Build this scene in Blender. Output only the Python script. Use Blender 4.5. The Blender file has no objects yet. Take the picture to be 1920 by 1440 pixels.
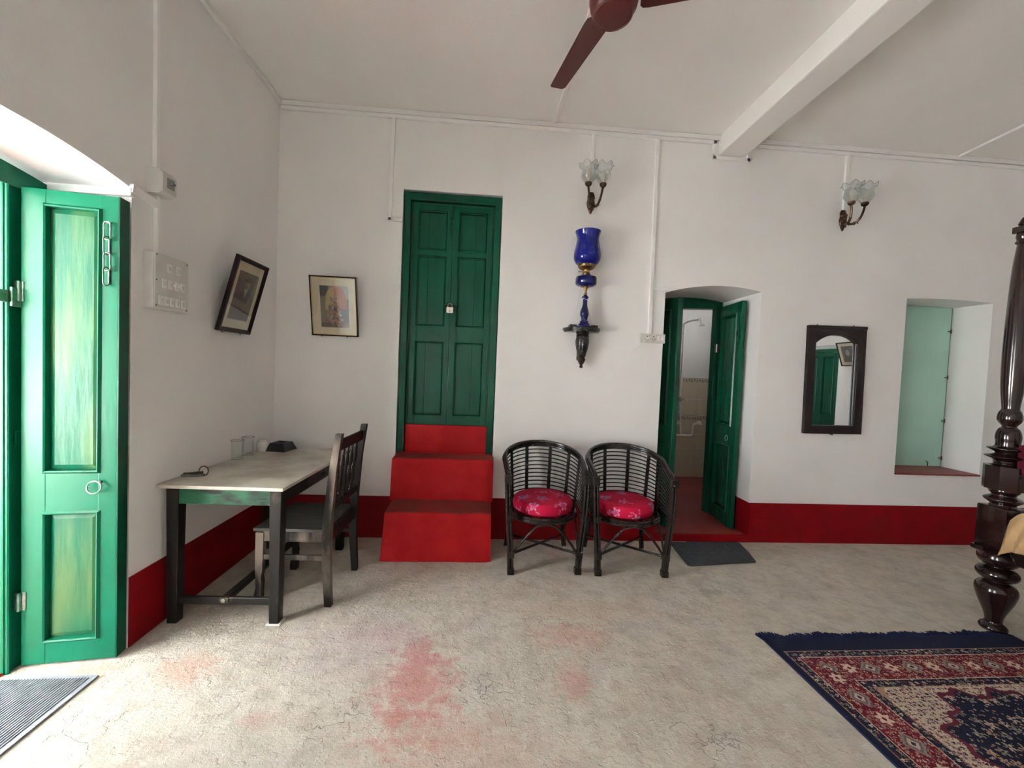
import bpy, bmesh, math, random
import numpy as np
from mathutils import Vector, Matrix, noise
from math import sin, cos, pi, radians as R

random.seed(7)
S = bpy.context.scene
COL = S.collection

# ------------------------------------------------------------------ camera
yaw, pit, rol, F = .0673, .0334, .0408, 760.0
fwd = Vector((sin(yaw) * cos(pit), cos(yaw) * cos(pit), -sin(pit)))
rgt = Vector((cos(yaw), -sin(yaw), 0))
dwn = fwd.cross(rgt)
r_ = rgt * cos(rol) - dwn * sin(rol)
d_ = dwn * cos(rol) + rgt * sin(rol)
cam = bpy.data.cameras.new('camera')
cam.sensor_fit = 'HORIZONTAL'
cam.sensor_width = 36
cam.lens = 36 * F / 1920
cam.clip_start = .02
co = bpy.data.objects.new('camera', cam)
COL.objects.link(co)
m = Matrix((r_, -d_, -fwd)).transposed().to_4x4()
m.translation = Vector((1.6544, -3.3134, 1.4))
co.matrix_world = m
S.camera = co

# ------------------------------------------------------------------ light
S.view_settings.view_transform = 'Standard'
S.view_settings.look = 'None'
S.view_settings.gamma = 1
S.view_settings.use_curve_mapping = False
S.view_settings.exposure = 1.68
S.cycles.max_bounces = 16
S.cycles.diffuse_bounces = 10
S.cycles.glossy_bounces = 6
S.cycles.transparent_max_bounces = 16
S.cycles.sample_clamp_indirect = 8
W = bpy.data.worlds.new('sky')
S.world = W
W.use_nodes = True
nt = W.node_tree
bg = nt.nodes['Background']
tc = nt.nodes.new('ShaderNodeTexCoord')
sp = nt.nodes.new('ShaderNodeSeparateXYZ')
cr = nt.nodes.new('ShaderNodeValToRGB')
nt.links.new(tc.outputs['Generated'], sp.inputs[0])
nt.links.new(sp.outputs['Z'], cr.inputs[0])
cr.color_ramp.elements[0].color = (.96, .98, 1.0, 1)
cr.color_ramp.elements[1].color = (.72, .85, 1.0, 1)
nt.links.new(cr.outputs[0], bg.inputs[0])
bg.inputs[1].default_value = 8.0
# high sun behind the house roof: it lights the ground outside, never the room directly
sl = bpy.data.lights.new('sun', 'SUN')
sl.energy = 215
sl.color = (1.0, .985, .96)
sl.angle = R(.6)
so_ = bpy.data.objects.new('sun', sl)
so_.rotation_euler = (R(-12), R(24), 0)
COL.objects.link(so_)


def portal(name, loc, rot, sx, sy):
    l = bpy.data.lights.new(name, 'AREA')
    l.shape = 'RECTANGLE'
    l.size, l.size_y = sx, sy
    l.cycles.is_portal = True
    o = bpy.data.objects.new(name, l)
    o.location, o.rotation_euler = loc, rot
    COL.objects.link(o)


# light travels along local -Z
portal('doorway_daylight', (-.40, -1.80, 1.1), (pi / 2, 0, -pi / 2), .98, 2.2)
portal('added_doorway_daylight', (-.40, -3.95, 1.1), (pi / 2, 0, -pi / 2), .98, 2.1)  # portal of the added doorway behind the camera
portal('added_vent_daylight', (5.0, 1.3, 2.05), (pi / 2, 0, pi / 2), .2, .3)  # unseen ventilator, added to light the bathroom

# ------------------------------------------------------------------ materials
def lin(c):
    return tuple(((v / 255) / 12.92 if v / 255 <= .04045 else ((v / 255 + .055) / 1.055) ** 2.4) for v in c)


MATS = {}


def mat(name, c, rough=.5, c2=None, scale=6, bump=0, bscale=60, metal=0, coat=0, spec=.5, detail=4, stretch=None, lo=.35, hi=.65, bdist=.004, attr=None):
    if name in MATS:
        return MATS[name]
    m = bpy.data.materials.new(name)
    m.use_nodes = True
    t = m.node_tree
    b = t.nodes['Principled BSDF']
    b.inputs['Base Color'].default_value = (*c, 1)
    b.inputs['Roughness'].default_value = rough
    b.inputs['Metallic'].default_value = metal
    b.inputs['Specular IOR Level'].default_value = spec
    b.inputs['Coat Weight'].default_value = coat
    b.inputs['Coat Roughness'].default_value = .08
    tc = t.nodes.new('ShaderNodeTexCoord')
    mp = t.nodes.new('ShaderNodeMapping')
    t.links.new(tc.outputs['Object'], mp.inputs[0])
    if stretch:
        mp.inputs['Scale'].default_value = stretch
    if c2 is not None:
        n = t.nodes.new('ShaderNodeTexNoise')
        n.inputs['Scale'].default_value = scale
        n.inputs['Detail'].default_value = detail
        t.links.new(mp.outputs[0], n.inputs['Vector'])
        rp = t.nodes.new('ShaderNodeValToRGB')
        rp.color_ramp.elements[0].position = lo
        rp.color_ramp.elements[1].position = hi
        rp.color_ramp.elements[0].color = (*c, 1)
        rp.color_ramp.elements[1].color = (*c2, 1)
        t.links.new(n.outputs['Fac'], rp.inputs[0])
        t.links.new(rp.outputs[0], b.inputs['Base Color'])
    if attr:
        a = t.nodes.new('ShaderNodeVertexColor')
        a.layer_name = attr
        t.links.new(a.outputs['Color'], b.inputs['Base Color'])
    if bump:
        n = t.nodes.new('ShaderNodeTexNoise')
        n.inputs['Scale'].default_value = bscale
        n.inputs['Detail'].default_value = 5
        t.links.new(mp.outputs[0], n.inputs['Vector'])
        bp = t.nodes.new('ShaderNodeBump')
        bp.inputs['Strength'].default_value = bump
        bp.inputs['Distance'].default_value = bdist
        t.links.new(n.outputs['Fac'], bp.inputs['Height'])
        t.links.new(bp.outputs[0], b.inputs['Normal'])
    MATS[name] = m
    return m


PLASTER = mat('white_plaster', (.80, .785, .775), .8, (.85, .835, .825), 1.7, .35, 75, bdist=.003, spec=.2)
CEIL = mat('ceiling_plaster', (.84, .825, .80), .8, (.88, .865, .84), 1.3, .3, 75, bdist=.003, spec=.2)
TRUNK = mat('trunking_plastic', (.87, .86, .85), .5, (.84, .83, .82), 9)
RED = mat('red_paint', (.14, .001, .003), .6, (.18, .0015, .004), 5, .4, 50, spec=.12)
STEPRED = mat('red_oxide_cement', (.27, .003, .006), .6, (.32, .007, .009), 7, .4, 45, spec=.15)
TREAD = mat('dusty_red_tread', (.19, .020, .018), .7, (.15, .032, .028), 6, .4, 50, spec=.15, detail=7)
REDFLOOR = mat('red_oxide_floor', (.20, .026, .024), .5, (.15, .018, .018), 4, .25, 30)
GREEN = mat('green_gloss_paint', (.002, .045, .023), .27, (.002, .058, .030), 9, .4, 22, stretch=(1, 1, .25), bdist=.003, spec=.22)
GREEN_OLD = mat('green_weathered_paint', (.002, .07, .036), .32, (.05, .11, .045), 6, .6, 17, stretch=(2.2, 2.2, .3), bdist=.003, spec=.16, lo=.42, hi=.7)
GREEN_OPEN = mat('green_bright_paint', (.001, .085, .043), .30, (.003, .10, .052), 7, .35, 22, stretch=(1, 1, .3), bdist=.003, spec=.2)
PALEGREEN = mat('pale_green_paint', (.45, .70, .60), .5, (.40, .64, .545), 2.5, .2, 30)
LACQ = mat('black_lacquer', (.009, .007, .006), .22, (.016, .012, .010), 30, .15, 60, spec=.4)
BEDWOOD = mat('dark_polished_wood', (.008, .004, .004), .16, (.015, .006, .005), 12, 0, stretch=(1, 1, .2), spec=.4, coat=.2)
def worn(name, spots=.62, c2=(.20, .145, .10)):
    return mat(name, (.012, .010, .009), .38, c2, 7, .4, 40, stretch=(1, 1, .35), lo=spots, hi=spots + .16, detail=8, spec=.22)


WORN = worn('worn_black_wood')
WORNPALE = worn('rubbed_black_wood', .50, (.19, .155, .125))
WORNGREEN = mat('worn_green_wood', (.012, .012, .011), .45, (.018, .10, .05), 4, .4, 40, stretch=(1, .3, 3), lo=.38, hi=.5, detail=7, spec=.2)
MARBLE = mat('stained_marble', (.56, .52, .44), .28, (.25, .215, .155), 4.5, .1, 40, detail=9, lo=.42, hi=.72)
BRASS = mat('aged_brass', (.32, .21, .08), .35, (.16, .10, .04), 30, metal=1)
BRONZE = mat('dark_bronze', (.10, .06, .035), .35, (.05, .03, .02), 40, metal=.9)
STEEL = mat('old_steel', (.35, .34, .31), .38, (.22, .21, .18), 30, metal=1)
DSTEEL = mat('painted_steel', (.06, .16, .10), .35, (.20, .24, .20), 40, metal=.6)
BLUE = mat('cobalt_glass', (.003, .005, .10), .1, (.004, .007, .13), 6, spec=.4)
DBLUE = mat('dark_cobalt_glass', (.002, .003, .045), .1, (.003, .004, .065), 10, spec=.4)
FANMAT = mat('maroon_enamel', (.052, .008, .007), .42, (.062, .010, .008), 8, spec=.3)
PLASTIC = mat('ivory_plastic', (.66, .64, .60), .4, (.60, .58, .54), 12)
PLASTICW = mat('white_plastic', (.82, .81, .78), .3)
DARKHOLE = mat('dark_socket_hole', (.02, .018, .016), .6)
FRAMEW = mat('black_frame_wood', (.008, .005, .006), .35, (.014, .008, .008), 20, spec=.2)
GOLD = mat('gilt_edge', (.55, .42, .18), .3, metal=.8)
CREAM = mat('cream_mount_board', (.62, .54, .38), .6, (.68, .60, .44), 8)
PRINT = mat('printed_picture', (.5, .5, .5), .35, attr='Col')
RUGM = mat('woven_rug', (.5, .5, .5), .95, attr='Col', bump=.5, bscale=400, bdist=.002, spec=.1)
NAVY = mat('navy_fringe', (.008, .011, .032), .95, (.014, .019, .052), 60, spec=.1)
CUSH = mat('printed_cushion_cloth', (.5, .0, .05), .75, attr='Col', bump=.3, bscale=120, bdist=.002, spec=.2)
GREYMAT = mat('grey_carpet_mat', (.045, .048, .055), .95, (.085, .09, .10), 70, .6, 300, spec=.1, detail=6)
RUBBER = mat('grey_rubber', (.20, .21, .24), .5, (.28, .29, .32), 25, .3, 80)
CLOTH = mat('ochre_cloth', (.34, .22, .11), .9, (.42, .28, .15), 9, .4, 90, spec=.15)
REDPAD = mat('dark_red_velvet', (.045, .001, .006), .8, (.06, .002, .008), 20, spec=.2)
TILE = mat('cream_tile', (.52, .45, .345), .25, (.48, .41, .31), 2.5)
BORDER = mat('border_tile', (.55, .48, .37), .3, (.06, .035, .02), 34, lo=.5, hi=.54, detail=1)
CERAMIC = mat('white_ceramic', (.75, .74, .71), .25)
BLACKP = mat('black_plastic', (.008, .008, .012), .4)
BULB = mat('cream_bulb', (.66, .64, .55), .3)
CHARCOAL = mat('outside_paving', (.50, .49, .465), .9, (.42, .41, .39), 3)

# thin glass : mostly clear with a real reflective surface
def glassmat(name, tint=(.93, .95, .94), f=.10, edge=.55):
    m = bpy.data.materials.new(name)
    m.use_nodes = True
    t = m.node_tree
    for n in list(t.nodes):
        t.nodes.remove(n)
    o = t.nodes.new('ShaderNodeOutputMaterial')
    mx = t.nodes.new('ShaderNodeMixShader')
    tr = t.nodes.new('ShaderNodeBsdfTransparent')
    gl = t.nodes.new('ShaderNodeBsdfGlossy')
    lw = t.nodes.new('ShaderNodeLayerWeight')
    lw.inputs['Blend'].default_value = .35
    mr = t.nodes.new('ShaderNodeMapRange')
    mr.inputs['To Min'].default_value = f
    mr.inputs['To Max'].default_value = edge
    tr.inputs[0].default_value = (*tint, 1)
    gl.inputs['Roughness'].default_value = .04
    gl.inputs['Color'].default_value = (.85, .88, .88, 1)
    t.links.new(lw.outputs['Facing'], mr.inputs['Value'])
    t.links.new(mr.outputs[0], mx.inputs[0])
    t.links.new(tr.outputs[0], mx.inputs[1])
    t.links.new(gl.outputs[0], mx.inputs[2])
    t.links.new(mx.outputs[0], o.inputs[0])
    return m


GLASS = glassmat('clear_glass', (.93, .945, .94), .07, .62)
TUMBLER = glassmat('tumbler_glass', (.985, .99, .985), .03, .28)
PANE = glassmat('picture_glass', (.97, .97, .97), .03, .3)
MIRROR = mat('mirror_silver', (.86, .87, .88), .01, metal=1)


def floor_mat():
    m = bpy.data.materials.new('worn_cement_floor')
    m.use_nodes = True
    t = m.node_tree
    N = t.nodes.new
    L = t.links.new
    b = t.nodes['Principled BSDF']
    b.inputs['Roughness'].default_value = .82
    b.inputs['Specular IOR Level'].default_value = .25
    tc = N('ShaderNodeTexCoord')
    P = tc.outputs['Object']

    def nz(scale, detail=5, rough=.55, dist=0):
        n = N('ShaderNodeTexNoise')
        n.inputs['Scale'].default_value = scale
        n.inputs['Detail'].default_value = detail
        n.inputs['Roughness'].default_value = rough
        n.inputs['Distortion'].default_value = dist
        L(P, n.inputs['Vector'])
        return n.outputs['Fac']

    def ramp(x, a, c, ca=(0, 0, 0), cc=(1, 1, 1)):
        r = N('ShaderNodeValToRGB')
        r.color_ramp.elements[0].position = a
        r.color_ramp.elements[1].position = c
        r.color_ramp.elements[0].color = (*ca, 1)
        r.color_ramp.elements[1].color = (*cc, 1)
        L(x, r.inputs[0])
        return r.outputs[0]

    def mix(f, a, c, mode='MIX'):
        x = N('ShaderNodeMix')
        x.data_type = 'RGBA'
        x.blend_type = mode
        for s, i in ((f, 0), (a, 6), (c, 7)):
            if isinstance(s, (int, float)):
                x.inputs[i].default_value = s
            elif isinstance(s, tuple):
                x.inputs[i].default_value = (*s, 1)
            else:
                L(s, x.inputs[i])
        return x.outputs[2]

    def mth(op, a, c=None):
        x = N('ShaderNodeMath')
        x.operation = op
        for i, s in ((0, a), (1, c)):
            if s is None:
                continue
            if isinstance(s, (int, float)):
                x.inputs[i].default_value = s
            else:
                L(s, x.inputs[i])
        return x.outputs[0]

    base = mix(ramp(nz(1.6, 6), .35, .65), (.57, .505, .42), (.66, .60, .51))
    base = mix(mth('MULTIPLY', ramp(nz(9, 8, .68), .45, .66), .75), base, (.42, .365, .29))
    base = mix(mth('MULTIPLY', ramp(nz(23, 6, .6, 1.0), .56, .66), .5), base, (.68, .655, .60))
    base = mix(mth('MULTIPLY', ramp(nz(3.3, 3), .5, .75), .35), base, (.47, .43, .41))
    grit = nz(16, 8, .7)
    # paint and earth stains, each with its own place on the floor
    for (x, y, rx, ry, c, k) in (
            (1.40, -1.55, .22, .30, (.52, .13, .13), .8), (1.37, -1.36, .12, .12, (.55, .16, .17), .55),
            (1.22, -1.22, .24, .14, (.52, .27, .30), .5), (1.48, -1.78, .34, .12, (.55, .24, .20), .4),
            (2.16, -1.22, .26, .15, (.55, .22, .17), .55), (2.11, -1.54, .10, .14, (.55, .22, .19), .6),
            (2.3, -1.0, .5, .14, (.56, .34, .25), .4), (.36, -1.45, .17, .12, (.58, .33, .24), .75),
            (-.02, -1.44, .14, .05, (.60, .36, .24), .8), (1.65, -1.9, .5, .2, (.58, .33, .26), .4),
            (.83, -1.72, .10, .05, (.5, .2, .18), .4), (1.05, -1.3, .5, .3, (.50, .40, .44), .35),
            (3.2, -.80, .10, .05, (.27, .26, .24), .6), (3.15, -.68, .05, .12, (.30, .28, .26), .5)):
        s = N('ShaderNodeVectorMath')
        s.operation = 'SUBTRACT'
        L(P, s.inputs[0])
        s.inputs[1].default_value = (x, y, 0)
        d = N('ShaderNodeVectorMath')
        d.operation = 'DIVIDE'
        L(s.outputs[0], d.inputs[0])
        d.inputs[1].default_value = (rx, ry, 1)
        l = N('ShaderNodeVectorMath')
        l.operation = 'LENGTH'
        L(d.outputs[0], l.inputs[0])
        f = mth('SUBTRACT', 1.35, l.outputs['Value'])
        f = mth('ADD', f, mth('MULTIPLY', mth('SUBTRACT', grit, .5), 3.2))
        f = ramp(f, .35, 1.0)
        base = mix(mth('MULTIPLY', f, k * .72), base, c)
    # hairline cracks
    v = N('ShaderNodeTexVoronoi')
    v.feature = 'DISTANCE_TO_EDGE'
    v.inputs['Scale'].default_value = 1.5
    w = N('ShaderNodeVectorMath')
    w.operation = 'ADD'
    L(P, w.inputs[0])
    wn = N('ShaderNodeTexNoise')
    wn.inputs['Scale'].default_value = 3.5
    wn.inputs['Detail'].default_value = 5
    L(P, wn.inputs['Vector'])
    L(wn.outputs['Color'], w.inputs[1])
    L(w.outputs[0], v.inputs['Vector'])
    crk = mth('MULTIPLY', ramp(v.outputs['Distance'], .0, .006, (1, 1, 1), (0, 0, 0)), ramp(nz(2.2, 2), .56, .62))
    base = mix(mth('MULTIPLY', crk, .45), base, (.16, .14, .12))
    pits = ramp(nz(34, 4, .6, .6), .655, .70)
    base = mix(mth('MULTIPLY', pits, .4), base, (.30, .26, .21))
    L(base, b.inputs['Base Color'])
    h = mth('ADD', mth('MULTIPLY', nz(12, 10, .74), 2.6), mth('MULTIPLY', ramp(nz(19, 4, .55), .55, .61), .38))
    h = mth('ADD', h, mth('MULTIPLY', nz(110, 3, .6), .45))
    h = mth('ADD', h, mth('MULTIPLY', nz(2.5, 3, .5), 1.6))
    h = mth('SUBTRACT', h, mth('MULTIPLY', crk, .9))
    h = mth('SUBTRACT', h, mth('MULTIPLY', pits, .8))
    bp = N('ShaderNodeBump')
    bp.inputs['Strength'].default_value = .8
    bp.inputs['Distance'].default_value = .0085
    L(h, bp.inputs['Height'])
    L(bp.outputs[0], b.inputs['Normal'])
    return m


FLOORM = floor_mat()

# ------------------------------------------------------------------ mesh helpers
class MB:
    def __init__(s):
        s.v, s.f = [], []

    def add(s, vs, fs):
        o = len(s.v)
        s.v += [tuple(v) for v in vs]
        s.f += [[i + o for i in f] for f in fs]
        return s

    def box(s, a, b, bev=0, M=None):
        """axis box between corners a and b, chamfered by bev"""
        a, b = Vector(a), Vector(b)
        lo = Vector([min(a[i], b[i]) for i in range(3)])
        hi = Vector([max(a[i], b[i]) for i in range(3)])
        if bev <= 0:
            vs = [(x, y, z) for x in (lo.x, hi.x) for y in (lo.y, hi.y) for z in (lo.z, hi.z)]
            fs = [(0, 1, 3, 2), (4, 6, 7, 5), (0, 4, 5, 1), (2, 3, 7, 6), (0, 2, 6, 4), (1, 5, 7, 3)]
        else:
            bm = bmesh.new()
            bmesh.ops.create_cube(bm, size=1)
            c, d = (lo + hi) / 2, hi - lo
            for v in bm.verts:
                v.co = Vector((c[i] + v.co[i] * d[i] for i in range(3)))
            bev = min(bev, min(d) * .45)
            bmesh.ops.bevel(bm, geom=list(bm.edges), offset=bev, segments=2, affect='EDGES', profile=.6)
            bm.verts.ensure_lookup_table()
            vs = [v.co.copy() for v in bm.verts]
            fs = [[v.index for v in f.verts] for f in bm.faces]
            bm.free()
        if M:
            vs = [M @ Vector(v) for v in vs]
        return s.add(vs, fs)

    def bar(s, p, q, w, h, up=(0, 0, 1), bev=.003, w2=None, h2=None):
        """rectangular bar from p to q (w across, h along up)"""
        p, q = Vector(p), Vector(q)
        d = (q - p).normalized()
        u = Vector(up)
        x = d.cross(u)
        if x.length < 1e-4:
            x = d.cross(Vector((0, 1, 0)))
        x.normalize()
        u = x.cross(d)
        w2, h2 = w2 or w, h2 or h
        vs = []
        for c, ww, hh in ((p, w, h), (q, w2, h2)):
            b = min(bev, ww * .3, hh * .3)
            for (i, j) in ((-1, -1), (1, -1), (1, 1), (-1, 1)):
                if i * j > 0:
                    pr = ((i * (ww / 2), j * (hh / 2 - b)), (i * (ww / 2 - b), j * hh / 2))
                else:
                    pr = ((i * (ww / 2 - b), j * hh / 2), (i * (ww / 2), j * (hh / 2 - b)))
                for (a, e) in pr:
                    vs.append(c + x * a + u * e)
        n = 8
        fs = [[i, (i + 1) % n, n + (i + 1) % n, n + i] for i in range(n)] + [list(range(n))[::-1], list(range(n, 2 * n))]
        return s.add(vs, fs)

    def tube(s, pts, r, seg=8, cap=True, closed=False):
        pts = [Vector(p) for p in pts]
        n = len(pts)
        rr = r if hasattr(r, '__len__') else [r] * n
        ref = None
        rings = []
        for i, p in enumerate(pts):
            if closed:
                d = (pts[(i + 1) % n] - pts[i - 1])
            else:
                d = pts[min(i + 1, n - 1)] - pts[max(i - 1, 0)]
            d.normalize()
            if ref is None:
                ref = d.orthogonal().normalized()
            ref = (ref - d * ref.dot(d)).normalized()
            y = d.cross(ref)
            rings.append([p + (ref * cos(2 * pi * k / seg) + y * sin(2 * pi * k / seg)) * rr[i] for k in range(seg)])
        vs = [v for rg in rings for v in rg]
        fs = []
        for i in range(n if closed else n - 1):
            a, b = i * seg, ((i + 1) % n) * seg
            for k in range(seg):
                fs.append([a + k, a + (k + 1) % seg, b + (k + 1) % seg, b + k])
        if cap and not closed:
            fs += [list(range(seg))[::-1], list(range((n - 1) * seg, n * seg))]
        return s.add(vs, fs)

    def lathe(s, prof, seg=24, c=(0, 0, 0), fn=None, M=None, close=True):
        """prof: list of (radius, z); fn(angle, r, z) -> r"""
        vs = []
        for (r, z) in prof:
            for k in range(seg):
                a = 2 * pi * k / seg
                q = fn(a, r, z) if fn else r
                if isinstance(q, tuple):
                    q, zz = q
                else:
                    zz = z
                v = Vector((q * cos(a), q * sin(a), zz))
                if M:
                    v = M @ v
                vs.append(v + Vector(c))
        fs = []
        for i in range(len(prof) - 1):
            for k in range(seg):
                fs.append([i * seg + k, i * seg + (k + 1) % seg, (i + 1) * seg + (k + 1) % seg, (i + 1) * seg + k])
        if close:
            fs += [list(range(seg))[::-1], list(range((len(prof) - 1) * seg, len(prof) * seg))]
        return s.add(vs, fs)

    def prism(s, poly, h0, h1, axis='z'):
        """extrude 2D polygon; axis is the extrusion axis"""
        def P(a, b, h):
            return {'z': (a, b, h), 'y': (a, h, b), 'x': (h, a, b)}[axis]
        n = len(poly)
        vs = [P(a, b, h0) for a, b in poly] + [P(a, b, h1) for a, b in poly]
        fs = [list(range(n))[::-1], list(range(n, 2 * n))] + [[i, (i + 1) % n, n + (i + 1) % n, n + i] for i in range(n)]
        return s.add(vs, fs)

    def sphere(s, c, r, seg=12, rings=8, sc=(1, 1, 1)):
        prof = [(max(1e-4, r * sin(pi * i / rings)), -r * cos(pi * i / rings)) for i in range(rings + 1)]
        M = Matrix.Diagonal((*sc, 1))
        return s.lathe(prof, seg, c, M=M, close=False)

    def mesh(s, name, smooth=False):
        me = bpy.data.meshes.new(name)
        me.from_pydata(s.v, [], s.f)
        bm = bmesh.new()
        bm.from_mesh(me)
        bmesh.ops.recalc_face_normals(bm, faces=bm.faces)
        bm.to_mesh(me)
        bm.free()
        if smooth:
            for p in me.polygons:
                p.use_smooth = True
            try:
                me.set_sharp_from_angle(angle=R(38))
            except Exception:
                pass
        me.update()
        return me

    def build(s, name, m, parent=None, smooth=False, loc=None, rot=None):
        o = bpy.data.objects.new(name, s.mesh(name, smooth))
        o.data.materials.append(m)
        COL.objects.link(o)
        if parent:
            o.parent = parent
        if loc is not None:
            o.location = loc
        if rot is not None:
            o.rotation_euler = rot
        return o


def sp_(prof, n=4):
    """Catmull-Rom refinement of a turned profile"""
    out = []
    P = [Vector(p) for p in prof]
    for i in range(len(P) - 1):
        a, b, c, d = P[max(i - 1, 0)], P[i], P[i + 1], P[min(i + 2, len(P) - 1)]
        for k in range(n):
            t = k / n
            q = .5 * ((2 * b) + (c - a) * t + (2 * a - 5 * b + 4 * c - d) * t * t + (3 * b - a - 3 * c + d) * t ** 3)
            out.append((max(.0005, q.x), q.y))
    out.append(tuple(P[-1]))
    return out


def tag(o, label, cat, group=None):
    o['label'] = label
    o['category'] = cat
    if group:
        o['group'] = group
    return o


def thing(name, label, cat, loc=(0, 0, 0), rot=(0, 0, 0), group=None):
    o = bpy.data.objects.new(name, None)
    o.empty_display_size = .05
    COL.objects.link(o)
    o.location, o.rotation_euler = loc, rot
    return tag(o, label, cat, group) if label else o


def struct(o):
    o['kind'] = 'structure'
    return o


def copyto(o, loc, parent=None, rot=None):
    c = o.copy()
    COL.objects.link(c)
    c.parent = parent if parent else o.parent
    c.location = loc
    if rot is not None:
        c.rotation_euler = rot
    return c


def B(): return MB()


def color_grid(name, w, h, img, m, parent, frame):
    """flat print: numpy image (rows top to bottom) as coloured cells; frame = (origin, ux, uz)"""
    H, Wd = img.shape[:2]
    o, ux, uz = [np.array(v, float) for v in frame]
    xs = np.linspace(0, w, Wd + 1)
    zs = np.linspace(0, h, H + 1)
    gx, gz = np.meshgrid(xs, zs)
    V = (o + gx[..., None] * ux + gz[..., None] * uz).reshape(-1, 3)
    i, j = np.meshgrid(np.arange(Wd), np.arange(H))
    a = (j * (Wd + 1) + i).ravel()
    Fc = np.stack([a, a + 1, a + Wd + 2, a + Wd + 1], 1)
    me = bpy.data.meshes.new(name)
    me.vertices.add(len(V))
    me.vertices.foreach_set('co', V.ravel())
    me.loops.add(len(Fc) * 4)
    me.loops.foreach_set('vertex_index', Fc.ravel())
    me.polygons.add(len(Fc))
    me.polygons.foreach_set('loop_start', np.arange(len(Fc)) * 4)
    me.update(calc_edges=True)
    col = np.ones((len(Fc), 4, 4), np.float32)
    col[:, :, :3] = img[::-1].reshape(-1, 1, 3)
    ca = me.color_attributes.new('Col', 'FLOAT_COLOR', 'CORNER')
    ca.data.foreach_set('color', col.ravel())
    me.materials.append(m)
    ob = bpy.data.objects.new(name, me)
    COL.objects.link(ob)
    if parent:
        ob.parent = parent
    return ob


# ------------------------------------------------------------------ setting
H = 3.404
X1, Y1 = 7.6, -4.6


def wall(name, P, a0, a1, openings, T, m, zt=H, z0=-.02):
    """openings: dict a0,a1,z0,z1,rise,depth. P(a,d,z) -> world. Thick wall with reveals."""
    br = {a0, a1}
    for o in openings:
        n = 14 if o.get('rise') else 1
        for k in range(n + 1):
            br.add(round(o['a0'] + (o['a1'] - o['a0']) * k / n, 5))
    br = sorted(br)
    mb = B()

    def top(o, a):
        t = (a - (o['a0'] + o['a1']) / 2) / ((o['a1'] - o['a0']) / 2)
        k = (a - o['a0']) / (o['a1'] - o['a0'])
        return o['z1'] + (o.get('z1b', o['z1']) - o['z1']) * k + o.get('rise', 0) * (1 - t * t)

    def quad(*p):
        mb.add([P(*q) for q in p], [(0, 1, 2, 3)])
    for a, b in zip(br, br[1:]):
        cuts = [o for o in openings if o['a0'] - 1e-6 <= a and b <= o['a1'] + 1e-6]
        cuts.sort(key=lambda o: o['z0'])
        for d in (0, T):
            lo = (z0, z0)
            for o in cuts:
                if d == T and o['depth'] < T:
                    continue
                quad((a, d, lo[0]), (b, d, lo[1]), (b, d, o['z0']), (a, d, o['z0']))
                lo = (top(o, a), top(o, b))
            quad((a, d, lo[0]), (b, d, lo[1]), (b, d, zt), (a, d, zt))
        for o in cuts:
            D = min(o['depth'], T)
            quad((a, 0, top(o, a)), (b, 0, top(o, b)), (b, D, top(o, b)), (a, D, top(o, a)))
            if o['z0'] > z0 + .001:
                quad((a, 0, o['z0']), (b, 0, o['z0']), (b, D, o['z0']), (a, D, o['z0']))
            if D < T:
                quad((a, D, o['z0']), (b, D, o['z0']), (b, D, top(o, b)), (a, D, top(o, a)))
    for o in openings:
        D = min(o['depth'], T)
        for a in (o['a0'], o['a1']):
            quad((a, 0, o['z0']), (a, D, o['z0']), (a, D, top(o, a)), (a, 0, top(o, a)))
    for a in (a0, a1):
        quad((a, 0, z0), (a, T, z0), (a, T, zt), (a, 0, zt))
    me = B()
    me.v, me.f = mb.v, mb.f
    ob = bpy.data.objects.new(name, bpy.data.meshes.new(name))
    ob.data.from_pydata(me.v, [], me.f)
    ob.data.materials.append(m)
    COL.objects.link(ob)
    return struct(ob)


D3 = dict(a0=3.128, a1=3.965, z0=-.02, z1=2.10, z1b=2.15, rise=.055, depth=.6)
wall('wall_back', lambda a, d, z: (a, d, z), 0, X1, [
    dict(a0=.955, a1=1.742, z0=.68, z1=2.80, depth=.10),
    D3,
    dict(a0=5.285, a1=6.10, z0=.622, z1=2.165, rise=.012, depth=.33)], .6, PLASTER)
wall('wall_left', lambda a, d, z: (-d, a, z), Y1 - .3, 0.6, [
    dict(a0=-2.305, a1=-1.305, z0=-.02, z1=2.165, rise=.055, depth=.46),
    dict(a0=-4.45, a1=-3.45, z0=-.02, z1=2.165, rise=.055, depth=.46)], .46, PLASTER)  # opening added out of view to let in fill light
wall('wall_front', lambda a, d, z: (a, Y1 - d, z), 0, X1, [], .4, PLASTER)
wall('wall_right', lambda a, d, z: (X1 + d, a, z), Y1 - .3, .6, [
    dict(a0=-4.0, a1=-3.19, z0=-.02, z1=2.06, depth=.12)], .4, PLASTER)
struct(B().box((-.46, Y1 - .4, H), (X1 + .4, .6, H + .2)).build('ceiling', CEIL))
struct(B().box((-.46, Y1 - .4, -.2), (X1 + .4, 0.02, 0)).build('floor', FLOORM))
beam = B().box((3.515, Y1 - .05, 3.25), (3.735, .05, H + .02), .012)
struct(beam.build('ceiling_beam', CEIL))
struct(B().box((-40, -30, -.35), (-.46, 26, -.02)).build('ground', CHARCOAL))
struct(B().box((-2.9, -11, 2.50), (-.462, 4, 2.62)).build('added_shade_roof', CEIL))  # unseen veranda roof, added to block high sky over the doorway floor
# small veranda step outside the entrance, painted red
struct(B().box((-1.3, -2.6, -.02), (-.365, -1.43, .012), .004).build('trim_threshold', STEPRED))

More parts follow.
